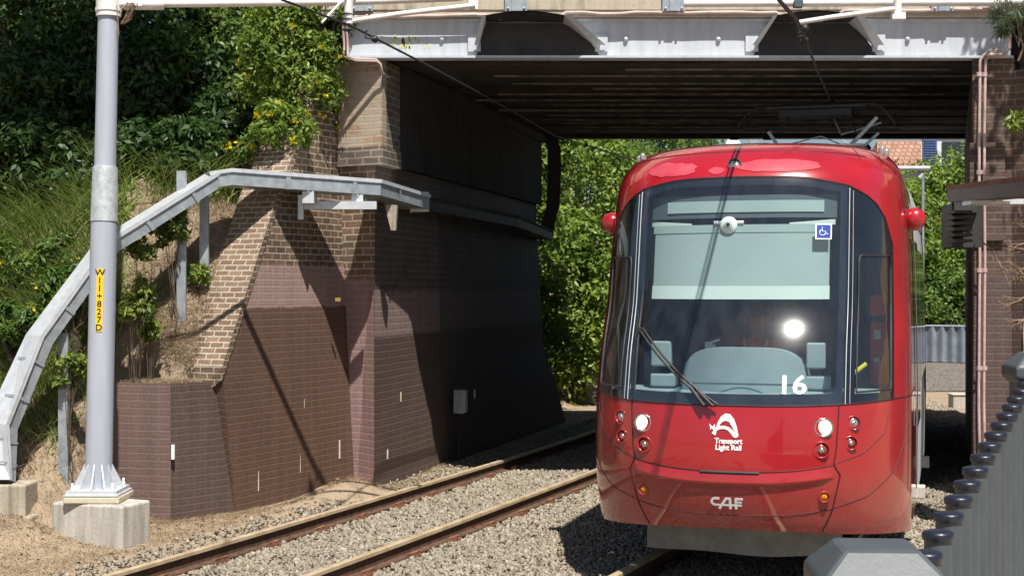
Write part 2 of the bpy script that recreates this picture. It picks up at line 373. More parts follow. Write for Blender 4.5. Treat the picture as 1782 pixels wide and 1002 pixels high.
def blob_leaves(center, rad, nclump, per, size, aspect=.42, droop=.2, shell=.55, jitter=.34, seed=0):
    r = np.random.default_rng(seed); c = np.array(center); rad = np.array(rad)
    d = unit(r.normal(size=(nclump, 3))); rr = shell + (1 - shell) * r.random(nclump) ** .6
    cc = d * rr[:, None] * rad; cs = .30 * rad.mean() * (.55 + .9 * r.random(nclump))
    i = np.repeat(np.arange(nclump), per); n = len(i)
    ld = unit(r.normal(size=(n, 3))); lr = r.random(n) ** .45
    P = c + cc[i] + ld * (lr * cs[i])[:, None]
    out = unit(ld + unit(cc[i]) * .5 + np.array([0, 0, .5]))
    nn = unit(out + r.normal(size=(n, 3)) * .55); dd = unit(np.cross(nn, r.normal(size=(n, 3)))) + np.array([0, 0, -droop])
    sz = size * (.6 + .8 * r.random(n)); tone = np.clip(r.normal(.5, .2, nclump)[i] * .6 + r.random(n) * .4, 0, 1)
    return leaves(P, dd, nn, sz, sz * aspect, tone)
def bush(name, label, cat, center, rad, nclump=40, per=120, size=.1, mat='bush', group=None, flowers=0, trunk=True, aspect=.42, seed=None, trunk_r=.06, crown='foliage', base_z=None, lift=0, droop=.2, shell=.55):
    seed = seed if seed is not None else random.randrange(9999)
    bz = base_z if base_z is not None else center[2] - rad[2]
    root = empty(name, (center[0], center[1], bz), label, cat, group)
    V, F, r = blob_leaves(center, rad, nclump, per, size, aspect, droop=droop, seed=seed, shell=shell)
    cloud(crown, V, F, r, M['l_' + mat], root)
    if trunk:
        mb = MB(); rs = random.Random(seed); c = Vector(center); b = Vector((center[0], center[1], bz - .2))
        mid = b.lerp(c, .55) + Vector((rs.uniform(-.1, .1), rs.uniform(-.1, .1), 0)) * rad[0]
        mb.tube([b, b.lerp(mid, .5) + Vector((.05, 0, 0)), mid], [trunk_r * 1.3, trunk_r, trunk_r * .8])
        for k in range(9):
            an = rs.uniform(0, 6.28); e = c + Vector((math.cos(an) * rad[0] * .7, math.sin(an) * rad[1] * .7, rs.uniform(-.4, .8) * rad[2]))
            st = b.lerp(mid, rs.uniform(.5, 1)); m_ = st.lerp(e, .5) + Vector((0, 0, .12 * rad[2]))
            mb.tube([st, m_, e], [trunk_r * .6, trunk_r * .35, trunk_r * .12], 6)
        placed(mb, 'trunk', M['bark'], root)
    if flowers:
        rr = np.random.default_rng(seed + 5); d = unit(rr.normal(size=(flowers, 3))); d[:, 1] = -abs(d[:, 1])
        P = np.array(center) + d * np.array(rad) * (1.0 + .12 * rr.random(flowers))[:, None]
        i = np.repeat(np.arange(flowers), 6); n = len(i)
        Vf, Ff, rf = leaves(P[i] + rr.normal(size=(n, 3)) * .012, rr.normal(size=(n, 3)) + np.array([0, -.6, .3]), rr.normal(size=(n, 3)), np.full(n, .055), np.full(n, .04))
        cloud('blossom', Vf, Ff, rf, M['l_flower'], root)
    return root
def blades(P, H, Wd, lean, seed=0, seg=3):
    """curved grass blades rooted at P"""
    r = np.random.default_rng(seed); n = len(P); an = r.random(n) * 6.283
    d = np.stack([np.cos(an), np.sin(an), np.zeros(n)], 1); s = np.stack([-np.sin(an + 1.2), np.cos(an + 1.2), np.zeros(n)], 1)
    L = lean * (.4 + .9 * r.random(n)); rows = []
    for k in range(seg + 1):
        t = k / seg; c = P + d * (L * H * t * t)[:, None]; c[:, 2] += H * (t - .35 * L * t * t)
        ww = (Wd * (1 - t) ** .7 + .0005)[:, None]; rows += [c - s * ww, c + s * ww]
    V = np.stack(rows, 1).reshape(-1, 3); K = 2 * (seg + 1); base = (np.arange(n) * K)[:, None]
    F = np.concatenate([base + np.array([[2 * k, 2 * k + 1, 2 * k + 3, 2 * k + 2]]) for k in range(seg)], 0)
    rn = np.tile(r.random(n), seg); return V, F, rn

# ------------------------------------------------------------ lie of the land
TH = R(22.1)
def qs(x, y):      # q: metres left of the outer rail of the near track, s: metres along it
    return -(x + 3.33) * math.cos(TH) + (y - 11.72) * math.sin(TH), (x + 3.33) * math.sin(TH) + (y - 11.72) * math.cos(TH)
def sst(a, b, v): t = min(max((v - a) / (b - a), 0), 1); return t * t * (3 - 2 * t)
def lump(x, y): return .06 * math.sin(3.1 * x + 1.3 * y) * math.sin(2.3 * y - 1.1 * x) + .03 * math.sin(9 * x + 2) * math.sin(8.3 * y)
GZ = -.20
def H(x, y):
    q, s = qs(x, y); g = GZ
    # embankment on the left, in front of and beside the abutment
    if y < 27:
        qq = min(q, 3.0) + .1 * max(0, q - 3.0)
        z = 1.36 + .5 * (qq - 2.14) + 1.6 * (s - 3.1) if s > 3.1 else 1.36 + .35 * (qq - 2.14) + .95 * (s - 3.1)
        if s > 4.3: z -= 1.25 * (s - 4.3)
        z = min(z, 6.2)
        xw = -1.54 + .2396 * max(0, y - 17)
        if s < 3.35: m = sst(1.75 + .25 * sst(2.0, 2.8, s), 2.55, q)
        else: m = 1.0 if q > 1.22 + .25 * sst(4.4, 3.4, s) else 0.0
        if y > 16.9: m = 1.0 if x < xw - .95 - max(0, (17.9 - y) * .5) else 0.0
        if y > 25.6: m *= 1 - sst(25.6, 27, y)
        g = max(g, GZ + (z - GZ) * m) if m > 0 else g
        if g > .3: g += lump(x, y) * min(1, g)
    if y > 24:      # beyond the bridge the left cutting side carries on
        xl = .3 + (y - 26) * .30
        m = sst(xl - .4, xl - 4.5, x) * sst(25, 28, y)
        g = max(g, GZ + 5.2 * m)
    # right: retained ground behind the right abutment and its wing wall
    if y < 26 and x > 5:
        xr = 5.95 + .306 * (y - 17) if y > 17 else 5.95 + (17 - y) * .9
        if x > xr and y > 9: g = max(g, min(6.1, .7 + (x - xr + .5) * .6 + 1.5 * max(0, y - 13.2))) if y > 13 else max(g, sst(9, 13, y) * .9)
    # mound of sand in the wall corner
    d2 = ((x + 1.97) / .55) ** 2 + ((y - 17.15) / .6) ** 2
    g += .13 * math.exp(-d2)
    g += .11 * sst(.10, .8, q) * sst(30, 26, y) if g < .2 and y < 30 else 0
    g += .30 * math.exp(-((x + 4.75) / .5) ** 2 - ((y - 13.45) / .45) ** 2)
    return g
xs = np.concatenate([np.linspace(-400, -12, 12), np.arange(-11.5, 9, .16), np.linspace(9.5, 400, 26)])
ys = np.concatenate([np.linspace(-60, 6, 10), np.arange(7, 28, .16), np.arange(28.5, 60, 1.0), np.linspace(62, 900, 14)])
V = [(x, y, H(x, y)) for y in ys for x in xs]; nx = len(xs)
F = [(j * nx + i, j * nx + i + 1, (j + 1) * nx + i + 1, (j + 1) * nx + i) for j in range(len(ys) - 1) for i in range(nx - 1)]
me = bpy.data.meshes.new('ground'); me.from_pydata(V, [], F); me.polygons.foreach_set('use_smooth', [True] * len(F))
me.materials.append(M['sand']); ground = bpy.data.objects.new('ground', me); col.objects.link(ground)
tag(ground, 'dry sandy ground and embankment beside the tram tracks', kind='structure')

# ------------------------------------------------------------ tracks
def centreline(p0, heads, y_end=58, y_start=3, ds=.3):
    ysx = [h[0] for h in heads]; hs = [h[1] for h in heads]
    out = []
    x, y = p0
    while y < y_end: out.append((x, y)); t = R(np.interp(y, ysx, hs)); x += math.sin(t) * ds; y += math.cos(t) * ds
    x, y = p0; back = []
    while y > y_start: t = R(np.interp(y, ysx, hs)); x -= math.sin(t) * ds; y -= math.cos(t) * ds; back.append((x, y))
    return back[::-1] + out
CL = centreline((-2.62, 11.43), [(5, 25), (11.7, 22.6), (19, 21.3), (25, 18), (40, 5)])
CR = centreline((1.77, 12.0), [(5, 28), (12, 24), (16, 17.5), (20, 14), (26, 10), (40, 0)])
def normals(P):
    o = []
    for i in range(len(P)):
        a = P[max(i - 1, 0)]; b = P[min(i + 1, len(P) - 1)]; d = Vector((b[0] - a[0], b[1] - a[1])).normalized(); o.append(Vector((d.y, -d.x)))
    return o
RP = [(-.066, -.16), (.066, -.16), (.066, -.145), (.012, -.128), (.010, -.045), (.034, -.034), (.034, -.004), (.026, 0), (-.026, 0), (-.034, -.004), (-.034, -.034), (-.010, -.045), (-.012, -.128), (-.066, -.145)]
def track(name, P, label):
    root = empty(name, (P[0][0], P[0][1], 0), label, 'railway track', 'tram tracks')
    nr = normals(P)
    for sgn in (-1, 1):
        mb = MB(); k = len(RP); vs = []
        for (x, y), n_ in zip(P, nr):
            for a, z in RP: o = sgn * .7525 + a; vs.append((x + n_.x * o, y + n_.y * o, z))
        for i in range(len(P) - 1):
            for j in range(k):
                j2 = (j + 1) % k
                mb.f.append([i * k + j, i * k + j2, (i + 1) * k + j2, (i + 1) * k + j]); mb.m.append(1 if j in (5, 6, 7, 8, 9) else 0); mb.sm.append(False)
        mb.v = [Vector(v) for v in vs]
        placed(mb, 'rail', [M['rail_side'], M['rail_top']], root)
    acc = 0
    proto = pc = None
    for i in range(1, len(P)):
        acc += math.dist(P[i], P[i - 1])
        if acc >= .66:
            acc = 0; x, y = P[i]; n_ = nr[i]; a = math.atan2(n_.y, n_.x)
            if y < 7: continue
            if proto is None:
                mb = MB(); mb.box((-1.2, -.12, -.30), (1.2, .12, -.162)); proto = mb.build('sleeper', M['sleeper'], root, bevel=.015)
                pc = []
                for sgn in (-1, 1):
                    mb = MB(); mb.box((sgn * .7525 - .17, -.07, -.175), (sgn * .7525 + .17, .07, -.158))
                    for e in (-1, 1):
                        cx = sgn * .7525 + e * .105
                        mb.box((cx - .045, -.06, -.165), (cx + .045, .06, -.125)); mb.tube([(cx - .03 * e, -.05, -.12), (cx + .03 * e, -.05, -.10), (cx + .03 * e, .05, -.10), (cx - .03 * e, .05, -.115)], .011, 5)
                    pc.append(mb.build('rail_clip', M['rust'], proto))
                o = proto
            else:
                o = proto.copy(); col.objects.link(o)
                for q_ in pc: c2 = q_.copy(); col.objects.link(c2); c2.parent = o
            o.location = (x - P[0][0], y - P[0][1], 0); o.rotation_euler = (0, 0, a)
track('railway_track', CL, 'empty tram track with rusty curved rails beside the brick wing wall')
track('railway_track', CR, 'tram track under the red tram, its rail end showing below the nose')
# ballast sheet and loose stones
mb = MB()
nl, nrr = normals(CL), normals(CR)
def interpP(P, y): return float(np.interp(y, [p[1] for p in P], [p[0] for p in P]))
ysb = np.arange(6, 47, .5)
mb.grid(lambda u, v: Vector(((1 - u) * (interpP(CL, 6 + v * 48) - 1.55) + u * (interpP(CR, 6 + v * 48) + (9 if v > .62 else 2.6)), 6 + v * 48, GZ + .02)), 6, 48)
tag(mb.build('ballast_bed', M['ballast_ground']), 'grey stone ballast bed under both tram tracks', kind='structure')
n = 210000
yy = 8.5 + (RNG.random(n) ** 1.35) * 26
lx = np.interp(yy, [p[1] for p in CL], [p[0] for p in CL]); rx = np.interp(yy, [p[1] for p in CR], [p[0] for p in CR])
u = RNG.random(n); xx = (lx - 1.75) * (1 - u) + (rx + 2.8) * u
off = lx - .75 / math.cos(TH) - xx
keep = ~((off > .25) & (RNG.random(n) < np.clip((off - .1) / .75, 0, 1)))
keep &= ~((xx > rx + 1.35) & (yy > 15.5) & (xx > 5.6 + .3 * (yy - 17)) & (yy < 26))
xx, yy, lx, rx = xx[keep], yy[keep], lx[keep], rx[keep]; n = len(xx)
near = np.zeros(n, bool)
for P0 in (lx, rx):
    for sg in (-1, 1): near |= np.abs(xx - (P0 + sg * .7525 / math.cos(TH))) < .10
xx, yy, lx, rx = xx[~near], yy[~near], lx[~near], rx[~near]
n = len(xx)
cube = np.array([(x, y, z) for z in (-1, 1) for x, y in ((-1, -1), (1, -1), (1, 1), (-1, 1))], float)
cf = np.array([(3, 2, 1, 0), (4, 5, 6, 7), (0, 1, 5, 4), (1, 2, 6, 5), (2, 3, 7, 6), (3, 0, 4, 7)])
sz = .0065 + .0115 * RNG.random(n) ** 1.6
Vs = cube[None] * (1 + RNG.uniform(-.42, .42, (n, 8, 3))); Vs *= (sz[:, None] * np.stack([np.ones(n) * 1.2, .8 + .5 * RNG.random(n), .55 + .4 * RNG.random(n)], 1))[:, None, :]
A = RNG.normal(size=(n, 3, 3)); Q, _ = np.linalg.qr(A); Vs = np.einsum('nij,nkj->nki', Q, Vs)
gz = np.full(n, GZ + .028) + RNG.random(n) * .02 + .09 * np.clip((off[keep][~near] - .15) / .6, 0, 1)
Vs += np.stack([xx, yy, gz], 1)[:, None, :]
Fs = (np.arange(n)[:, None, None] * 8 + cf[None]).reshape(-1, 4)
o = cloud('ballast', Vs.reshape(-1, 3), Fs, np.repeat(np.clip(RNG.normal(.55, .22, n), 0, 1), 6), M['stone']); tag(o, 'loose crushed stone ballast around the rails', kind='stuff')

# ------------------------------------------------------------ left abutment and wing walls
root = empty('wing_wall', (-2.5, 16.5, 0), 'sloping brown painted brick wing wall with a raked brick top left of the bridge', 'wall')
A_ = (-2.97, 15.6, -.4); B_ = (-1.92, 17.65, -.4)
T = [(-3.09, 15.28, 1.5), (-2.66, 16.2, 3.35), (-2.51, 16.5, 3.9), (-2.09, 17.36, 5.5), (-2.09, 17.36, 3.83)]
mb = MB()
off = Vector((-.46, .22, 0))
face = [Vector(A_), Vector(B_), Vector(T[4]), Vector(T[3]), Vector(T[2]), Vector(T[1]), Vector(T[0])]
mb.extr(face, (-.38, .19, 0)); mb.f[1] = mb.f[1]
placed(mb, 'wall_face', M['brick_wing'], root)
mb = MB()
top = [Vector(T[0]), Vector(T[1]), Vector(T[2]), Vector(T[3])]
for i in range(3):
    a, b = top[i], top[i + 1]; e = Vector((.015, -.03, .0))
    mb.add([a + e, b + e, b + off, a + off, a + e + Vector((0, .03, -.14)), b + e + Vector((0, .03, -.14)), b + off + Vector((0, 0, -.5)), a + off + Vector((0, 0, -.5))],
           [(0, 1, 2, 3), (4, 5, 1, 0), (7, 6, 5, 4), (3, 2, 6, 7), (0, 3, 7, 4), (1, 5, 6, 2)])
for v in mb.v: v.z += .012
placed(mb, 'raked_coping', M['brick_coping'], root)
mb = MB()
for px, py, Y, L_ in ((487, 722, 15.75, .12), (540, 700, 16.2, .10), (455, 835, 15.95, .22), (528, 805, 16.75, .20), (597, 780, 17.35, .22)):
    p = Vector((0, 0, 0)); 
    # on the face plane: solve for depth along the plan line
    X_ = (px - 891) / FPX; Yp = (2.97 + .5122 * 15.6) / (.5122 - X_) * 1.0
    Yp = (-2.97 - .5122 * 15.6) / (X_ - .5122); zz = EYE - (py - 501) * Yp / FPX
    sh = (zz + .4) * .04; c = Vector((X_ * Yp - sh, Yp - sh * 1.72 - .012, zz))
    mb.box(c - Vector((.008, .02, L_ / 2)), c + Vector((.008, .0, L_ / 2)))
placed(mb, 'weep_hole', M['grout'], root)
o = MB(); c = at(588, 521, 16.9); o.box(c - Vector((.032, .006, .022)), c + Vector((.032, .006, .022))); o = o.build('wall_plate', plain('dull_yellow', (.30, .20, .04), .6)); tag(o, 'small yellow plate on the pinkish band of the brick wing wall', 'plate')

root = empty('low_brick_wall', (-3.6, 15.3, 0), 'low brown painted brick wall end in front of the wing wall', 'wall')
mb = MB(); mb.prism([(-3.555, 14.96), (-2.955, 15.61), (-3.0, 16.0), (-3.9, 16.1), (-4.22, 15.12)], -.4, 1.34); mb.m[-1] = 1
placed(mb, 'wall_block', [M['brick_low'], M['brick_low_faded']], root)
mb = MB(); c = at(299, 786, 14.93); mb.box(c + Vector((.0, -.02, -.075)), c + Vector((.03, .01, .075))); placed(mb, 'white_marker', M['white'], root)

root = empty('bridge_abutment', (-1.8, 17.3, 0), 'tall brick pier and abutment wall carrying the left end of the bridge', 'abutment', None)
mb = MB(); mb.extr([(-1.92, 17.65, -.4), (-1.67, 17.35, -.4), (-1.63, 17.15, 3.83), (-2.09, 17.36, 3.83)], (-.02, .3, 0)); placed(mb, 'pier_front', M['brick_pier'], root)
rows = [(-.4, (-1.665, 17.345), (1.05, 26)), (.6, (-1.66, 17.30), (.80, 25.9)), (1.33, (-1.655, 17.26), (.56, 25.75)), (2.4, (-1.645, 17.2), (.50, 25.7)), (3.83, (-1.628, 17.145), (.43, 25.7))]
mb = MB()
for i in range(len(rows) - 1):
    z0, a0, b0 = rows[i]; z1, a1, b1 = rows[i + 1]
    for k in range(10):
        f = lambda a, b, t: (a[0] + (b[0] - a[0]) * t, a[1] + (b[1] - a[1]) * t)
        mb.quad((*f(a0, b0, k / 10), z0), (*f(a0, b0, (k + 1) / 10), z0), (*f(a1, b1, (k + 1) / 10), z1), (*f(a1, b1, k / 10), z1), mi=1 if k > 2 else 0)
    mb.quad((*b0, z0), (b0[0] - 1.5, b0[1], z0), (b1[0] - 1.5, b1[1], z1), (*b1, z1))
placed(mb, 'inner_wall', [M['brick_inner'], M['brick_inner_shade']], root)
mb = MB()
mb.prism([(-2.10, 17.33), (-1.54, 17.0), (-1.50, 17.16), (-1.7, 17.9), (-2.10, 17.8)], 3.835, 5.06); placed(mb, 'upper_pier', [M['brick_upper']], root)
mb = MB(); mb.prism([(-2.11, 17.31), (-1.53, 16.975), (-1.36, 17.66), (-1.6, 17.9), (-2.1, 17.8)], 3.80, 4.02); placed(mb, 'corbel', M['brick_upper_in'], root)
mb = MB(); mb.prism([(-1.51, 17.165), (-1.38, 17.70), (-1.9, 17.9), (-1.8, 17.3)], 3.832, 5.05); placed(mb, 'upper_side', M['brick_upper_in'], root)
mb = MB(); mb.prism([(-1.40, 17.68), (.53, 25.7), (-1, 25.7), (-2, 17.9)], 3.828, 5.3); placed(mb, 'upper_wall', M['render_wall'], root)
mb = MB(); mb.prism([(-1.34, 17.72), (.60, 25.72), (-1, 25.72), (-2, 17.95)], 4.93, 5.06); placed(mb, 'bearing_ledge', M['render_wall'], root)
mb = MB()
for px, py, Y in ((820, 685, 20.8), (934, 683, 24.9), (667, 790, 17.75), (690, 690, 18.2)):
    c = at(px, py, Y) + Vector((.05, 0, 0)); mb.box(c - Vector((.012, .02, .06)), c + Vector((.012, .02, .06)))
placed(mb, 'weep_hole', M['grout'], root)
# grey junction box on inner wall
root = empty('junction_box', at(797, 730, 20.2), 'small grey electrical box on the dark inner wall of the underpass', 'electrical box')
ry = Matrix.Rotation(-math.atan(.2396), 3, 'Z'); c = at(799, 698, 20.1)
mb = MB(); mb.box(c + Vector((-.06, -.09, -.165)), c + Vector((.09, .09, .165)), rot=ry, piv=c); placed(mb, 'box_body', M['galv'], root, bevel=.01)
mb = MB(); mb.box(c + Vector((.09, -.075, -.15)), c + Vector((.10, .075, .15)), rot=ry, piv=c); placed(mb, 'box_lid', M['galv_new'], root)
mb = MB()
for k in (-1, 0, 1): mb.tube([c + Vector((0, k * .03, -.16)), c + Vector((-.01, k * .03, -.7)), c + Vector((.05 + .05 * k, k * .1, -.86))], .014, 6)
placed(mb, 'cable_tail', M['cable'], root)

# ------------------------------------------------------------ right abutment
root = empty('bridge_abutment', (5.6, 17.2, 0), 'dark brown brick pier carrying the right end of the bridge, pipes on its face', 'abutment', None)
mb = MB(); mb.prism([(5.45, 17.0), (5.92, 16.95), (6.2, 17.5), (8.6, 25.7), (8.11, 25.7)], -.4, 5.06); placed(mb, 'pier', M['brick_right'], root)
mb = MB(); mb.prism([(5.40, 16.94), (5.80, 16.90), (5.80, 17.3), (5.45, 17.3)], 2.9, 4.05); placed(mb, 'pilaster', M['brick_right'], root)
root = empty('wing_wall', (7, 15.5, 0), 'dark brown brick wing wall right of the bridge, behind the dry twigs', 'wall')
mb = MB(); mb.prism([(5.9, 16.95), (8.9, 13.4), (9.3, 13.7), (6.3, 17.3)], -.4, 4.9); placed(mb, 'wall_face', M['brick_right'], root)
for px_, nm in ((1704, 'nearer the opening'), (1713, 'nearer the wing wall')):
    mb = MB(); pts = []
    for k, (py_, dx) in enumerate([(105, 2), (160, 1), (230, 0), (330, 0), (450, 1), (560, 0), (700, -1), (850, 2)]): pts.append(at(px_ + dx, py_, 16.86))
    mb.tube([at(px_ + 22, 86, 16.86), at(px_ + 8, 97, 16.86)] + pts, .018, 8)
    for py_ in (130, 300, 470, 640): c = at(px_, py_, 16.87); mb.lathe([(.034, -.025), (.034, .025)], c)
    tag(mb.build('conduit_pipe', M['pink_pipe']), 'faded pink conduit running down the right brick pier, the one ' + nm, 'pipe', 'conduits on the right pier')

# ------------------------------------------------------------ bridge
root = empty('road_bridge', (2, 17, 5), 'low road bridge with pale grey steel girder and concrete parapet over the tracks', 'bridge')
XL, XR = -1.95, 5.90
mb = MB()
mb.box((XL, 17.0, 5.07), (XR, 17.04, 5.52)); mb.box((XL, 16.90, 5.045), (XR, 17.12, 5.072))
mb.box((XL, 16.95, 5.48), (XR, 16.998, 5.515))
for px_ in (769, 1089, 1250, 1579): c = at(px_, 69, 17.0); mb.lathe([(.0, .035), (.022, .035), (.028, .02), (.03, 0)], c, (0, -1, 0), 10)
placed(mb, 'girder', M['girder'], root)
mb = MB(); rs = random.Random(3)
for k in range(46):
    px_ = rs.gauss(705, 22); py_ = rs.gauss(74, 9); c = at(px_, py_, 16.996); a_ = rs.uniform(-.5, .5) + 1.4; l_ = rs.uniform(.01, .05)
    if not 64 < py_ < 92: continue
    mb.quad(c + Vector((-.008, 0, -l_)), c + Vector((.008, 0, -l_ * .6)), c + Vector((.011, 0, l_ * .8)), c + Vector((-.006, 0, l_)))
placed(mb, 'paint_scrawl', noisy('yellow_scrawl', (.60, .60, .12), (.55, .58, .30), 20, .7), root)
for xa, xb, xc, xd in ((-.30, .60, -.42, 1.04), (3.07, 3.98, 2.86, 4.32)):
    mb = MB(); mb.grid(lambda u, v: Vector((xa + u * (xb - xa), 16.999 - v * .40, 5.475 + .05 * math.sin(math.pi * u) * v)), 8, 2)
    mb.grid(lambda u, v: Vector((xa + u * (xb - xa), 16.999 - v * .40, 5.49 + .05 * math.sin(math.pi * u) * v)), 8, 2)
    placed(mb, 'hood', M['black_steel'], root)
    mb = MB(); mb.quad((xc, 16.994, 5.075), (xd, 16.994, 5.075), (xd - .14, 16.994, 5.3), (xb, 16.994, 5.47), (xa, 16.994, 5.47), (xc + .05, 16.994, 5.3)); placed(mb, 'hood_shade', M['black_steel'], root)  # last piece: dark sheet standing in for the hood's shade on the web
    for x0, x1, sg in ((xa, xc, -1), (xb, xd, 1)):
        mb = MB(); p0 = Vector((x0, 16.60, 5.49)); p1 = Vector((x1 - sg * .02, 16.93, 5.20)); p2 = Vector((x1 - sg * .02, 16.98, 5.16)); p3 = Vector((x0, 16.995, 5.49))
        mb.extr([p0, p1, p2, p3], (sg * .02, 0, .006)); 
        d = Vector((sg * .085, 0, .0)) if sg > 0 else Vector((sg * .045, 0, 0))
        mb.extr([p0, p1, p1 + d, p0 + d], (0, .012, 0))
        mb.box((x1 - .06, 16.97, 5.13), (x1 + .09, 16.996, 5.33)) if sg > 0 else mb.box((x1 - .10, 16.97, 5.13), (x1 + .05, 16.996, 5.33))
        placed(mb, 'hood_bracket', M['girder'], root)
mb = MB(); mb.box((-2.6, 16.89, 5.525), (9.5, 17.2, 6.8)); mb.box((-2.6, 16.875, 5.60), (9.5, 16.889, 6.8)); placed(mb, 'parapet', M['parapet'], root, bevel=.01)
for px_ in (630, 898, 1172, 1640):
    mb = MB(); c = at(px_, 9, 16.85); mb.box(c + Vector((-.13, -.02, -.075)), c + Vector((.13, .02, .6))); mb.box(c + Vector((-.05, -.035, -.075)), c + Vector((.05, -.021, .6)))
    for e in (-.095, .095): mb.lathe([(0, .03), (.014, .03), (.016, 0)], c + Vector((e, -.021, -.05)), (0, -1, 0), 8)
    placed(mb, 'fixing_plate', M['galv'], root)
mb = MB(); rs = random.Random(5); y = 17.13
while y < 25.7:
    wd = rs.uniform(.22, .48); dz = rs.choice([0, .012, .03, .05]); 
    mb.box((-2, y, 5.075 + dz), (9.3, min(y + wd, 25.72), 5.3)); y += wd + rs.choice([0.004, .012, .03])
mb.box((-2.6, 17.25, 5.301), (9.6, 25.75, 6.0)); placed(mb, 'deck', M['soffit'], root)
mb = MB(); rs = random.Random(8)
for k in range(13):
    y0 = 18.0 + k * .58 + rs.uniform(-.1, .1); x0 = rs.uniform(-.8, 1.5); mb.box((x0, y0, 5.052), (rs.uniform(5.2, 7.4), y0 + rs.uniform(.010, .022), 5.076))
for x0, x1, y0 in ((-.2, 2.0, 22.0), (2.15, 2.75, 22.02), (2.95, 7.0, 22.0), (1.2, 6.5, 23.4), (0, 5, 19.2)):
    mb.box((x0, y0, 5.045 if y0 > 20 else 5.06), (x1, y0 + (.10 if y0 == 22.0 or y0 == 22.02 else .03), 5.074))
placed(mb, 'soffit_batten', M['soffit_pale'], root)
mb = MB(); mb.box((-2, 25.76, 5.02), (9.4, 25.95, 5.6)); mb.box((-2.6, 25.76, 5.6), (9.5, 26.0, 6.8))
for px_ in (1278, 1335): c = at(px_, 238, 25.7); mb.box(c - Vector((.07, .03, .06)), c + Vector((.07, .03, .12)))
placed(mb, 'rear_girder', M['black_steel'], root)
mb = MB(); mb.box((-2.6, 17.2, 6.001), (9.5, 25.75, 6.15)); placed(mb, 'road_surface', M['weathered'], root)
# conduits along the girder top
def wavy(p, q, n_, amp, seed):
    rs = random.Random(seed); return [Vector(p).lerp(Vector(q), k / n_) + Vector((0, 0, rs.uniform(-amp, amp))) for k in range(n_ + 1)]
mb = MB(); mb.tube(wavy(at(608, 30, 16.86), at(858, 27, 16.86), 8, .015, 1) + [at(872, 33, 16.87)], .022, 8); mb.tube([at(972, 33, 16.87)] + wavy(at(985, 24, 16.86), at(1350, 22, 16.86), 12, .012, 2) + [at(1362, 31, 16.87)], .022, 8)
mb.tube([at(1452, 32, 16.87), at(1468, 20, 16.86)] + wavy(at(1480, 18, 16.86), at(1745, 18, 16.86), 9, .012, 4) + [at(1757, 24, 16.78), at(1757, 84, 16.82), at(1745, 96, 16.82), at(1716, 96, 16.84)], .022, 8)
tag(mb.build('conduit_pipe', M['pink_pipe']), 'faded pink conduit looping along the top of the bridge girder', 'pipe')
mb = MB()
for k, dx in enumerate((0, 6)):
    mb.tube([at(606 - dx, 28, 16.78), at(603 - dx, 50, 16.84), at(605 - dx, 75, 16.84), at(604 - dx, 99, 16.84), at(620, 103 + dx * .5, 16.86), at(655, 104 + dx * .5, 16.86), at(662, 112, 16.87), at(665, 128, 16.9), at(700, 148, 18.2), at(760, 178, 20.0)], .016, 6)
tag(mb.build('conduit_pipe', M['pink_pipe']), 'thin pink conduits bent round the left end of the girder into the underpass', 'pipe')

# ------------------------------------------------------------ cable trays
def tray(mb, pts, w_=.34, h=.20, up=Vector((0, 0, 1)), side=None, lid=.016):
    P = [Vector(p) for p in pts]; k = len(P); rings = []
    for i in range(k):
        d = (P[min(i + 1, k - 1)] - P[max(i - 1, 0)]).normalized()
        s = d.cross(up).normalized() if side is None else Vector(side[i] if isinstance(side, list) else side).normalized()
        n_ = s.cross(d).normalized(); rings.append([P[i] + s * a + n_ * b for a, b in ((-w_ / 2, 0), (w_ / 2, 0), (w_ / 2, h), (-w_ / 2, h))])
    for (i0, a0, a1, b0, b1) in ((0, 0, 1, 0, 1),): pass
    fs = []; vs = [q for r_ in rings for q in r_]
    for i in range(k - 1):
        for j in range(4): fs.append((i * 4 + j, i * 4 + (j + 1) % 4, (i + 1) * 4 + (j + 1) % 4, (i + 1) * 4 + j))
    fs += [(3, 2, 1, 0), tuple((k - 1) * 4 + j for j in range(4))]
    mb.add(vs, fs)
    return rings
def lid_of(rings, mb, t=.012, e=.018):
    vs = []
    for r_ in rings:
        s = (r_[2] - r_[3]).normalized(); n_ = (r_[3] - r_[0]).normalized()
        vs += [r_[3] - s * e - n_ * .03, r_[2] + s * e - n_ * .03, r_[2] + s * e + n_ * t, r_[3] - s * e + n_ * t]
    k = len(rings); fs = []
    for i in range(k - 1):
        for j in range(4): fs.append((i * 4 + j, i * 4 + (j + 1) % 4, (i + 1) * 4 + (j + 1) % 4, (i + 1) * 4 + j))
    fs += [(3, 2, 1, 0), tuple((k - 1) * 4 + j for j in range(4))]
    mb.add(vs, fs)
root = empty('cable_tray', (-3.2, 15.9, 0), 'galvanised steel cable tray climbing the bank and crossing the brick wing wall', 'cable tray')
TP = [at(2, 838, 14.2), at(14, 745, 14.35), at(80, 597, 14.65), at(196, 438, 15.15), at(382, 322, 15.88)]
mb = MB(); r1 = tray(mb, TP, .30, .15); placed(mb, 'tray_body', M['galv'], root)
mb = MB(); lid_of(r1, mb); placed(mb, 'tray_lid', M['galv_new'], root)
TP2 = [(-3.34, 15.86, 3.43), (-3.16, 15.93, 3.47), (-1.66, 16.72, 3.41), (-1.22, 18.1, 3.33)]
mb = MB(); r2 = tray(mb, TP2, .38, .17); placed(mb, 'tray_body', M['galv'], root)
mb = MB(); lid_of(r2, mb); placed(mb, 'tray_lid', M['galv_new'], root)
mb = MB()
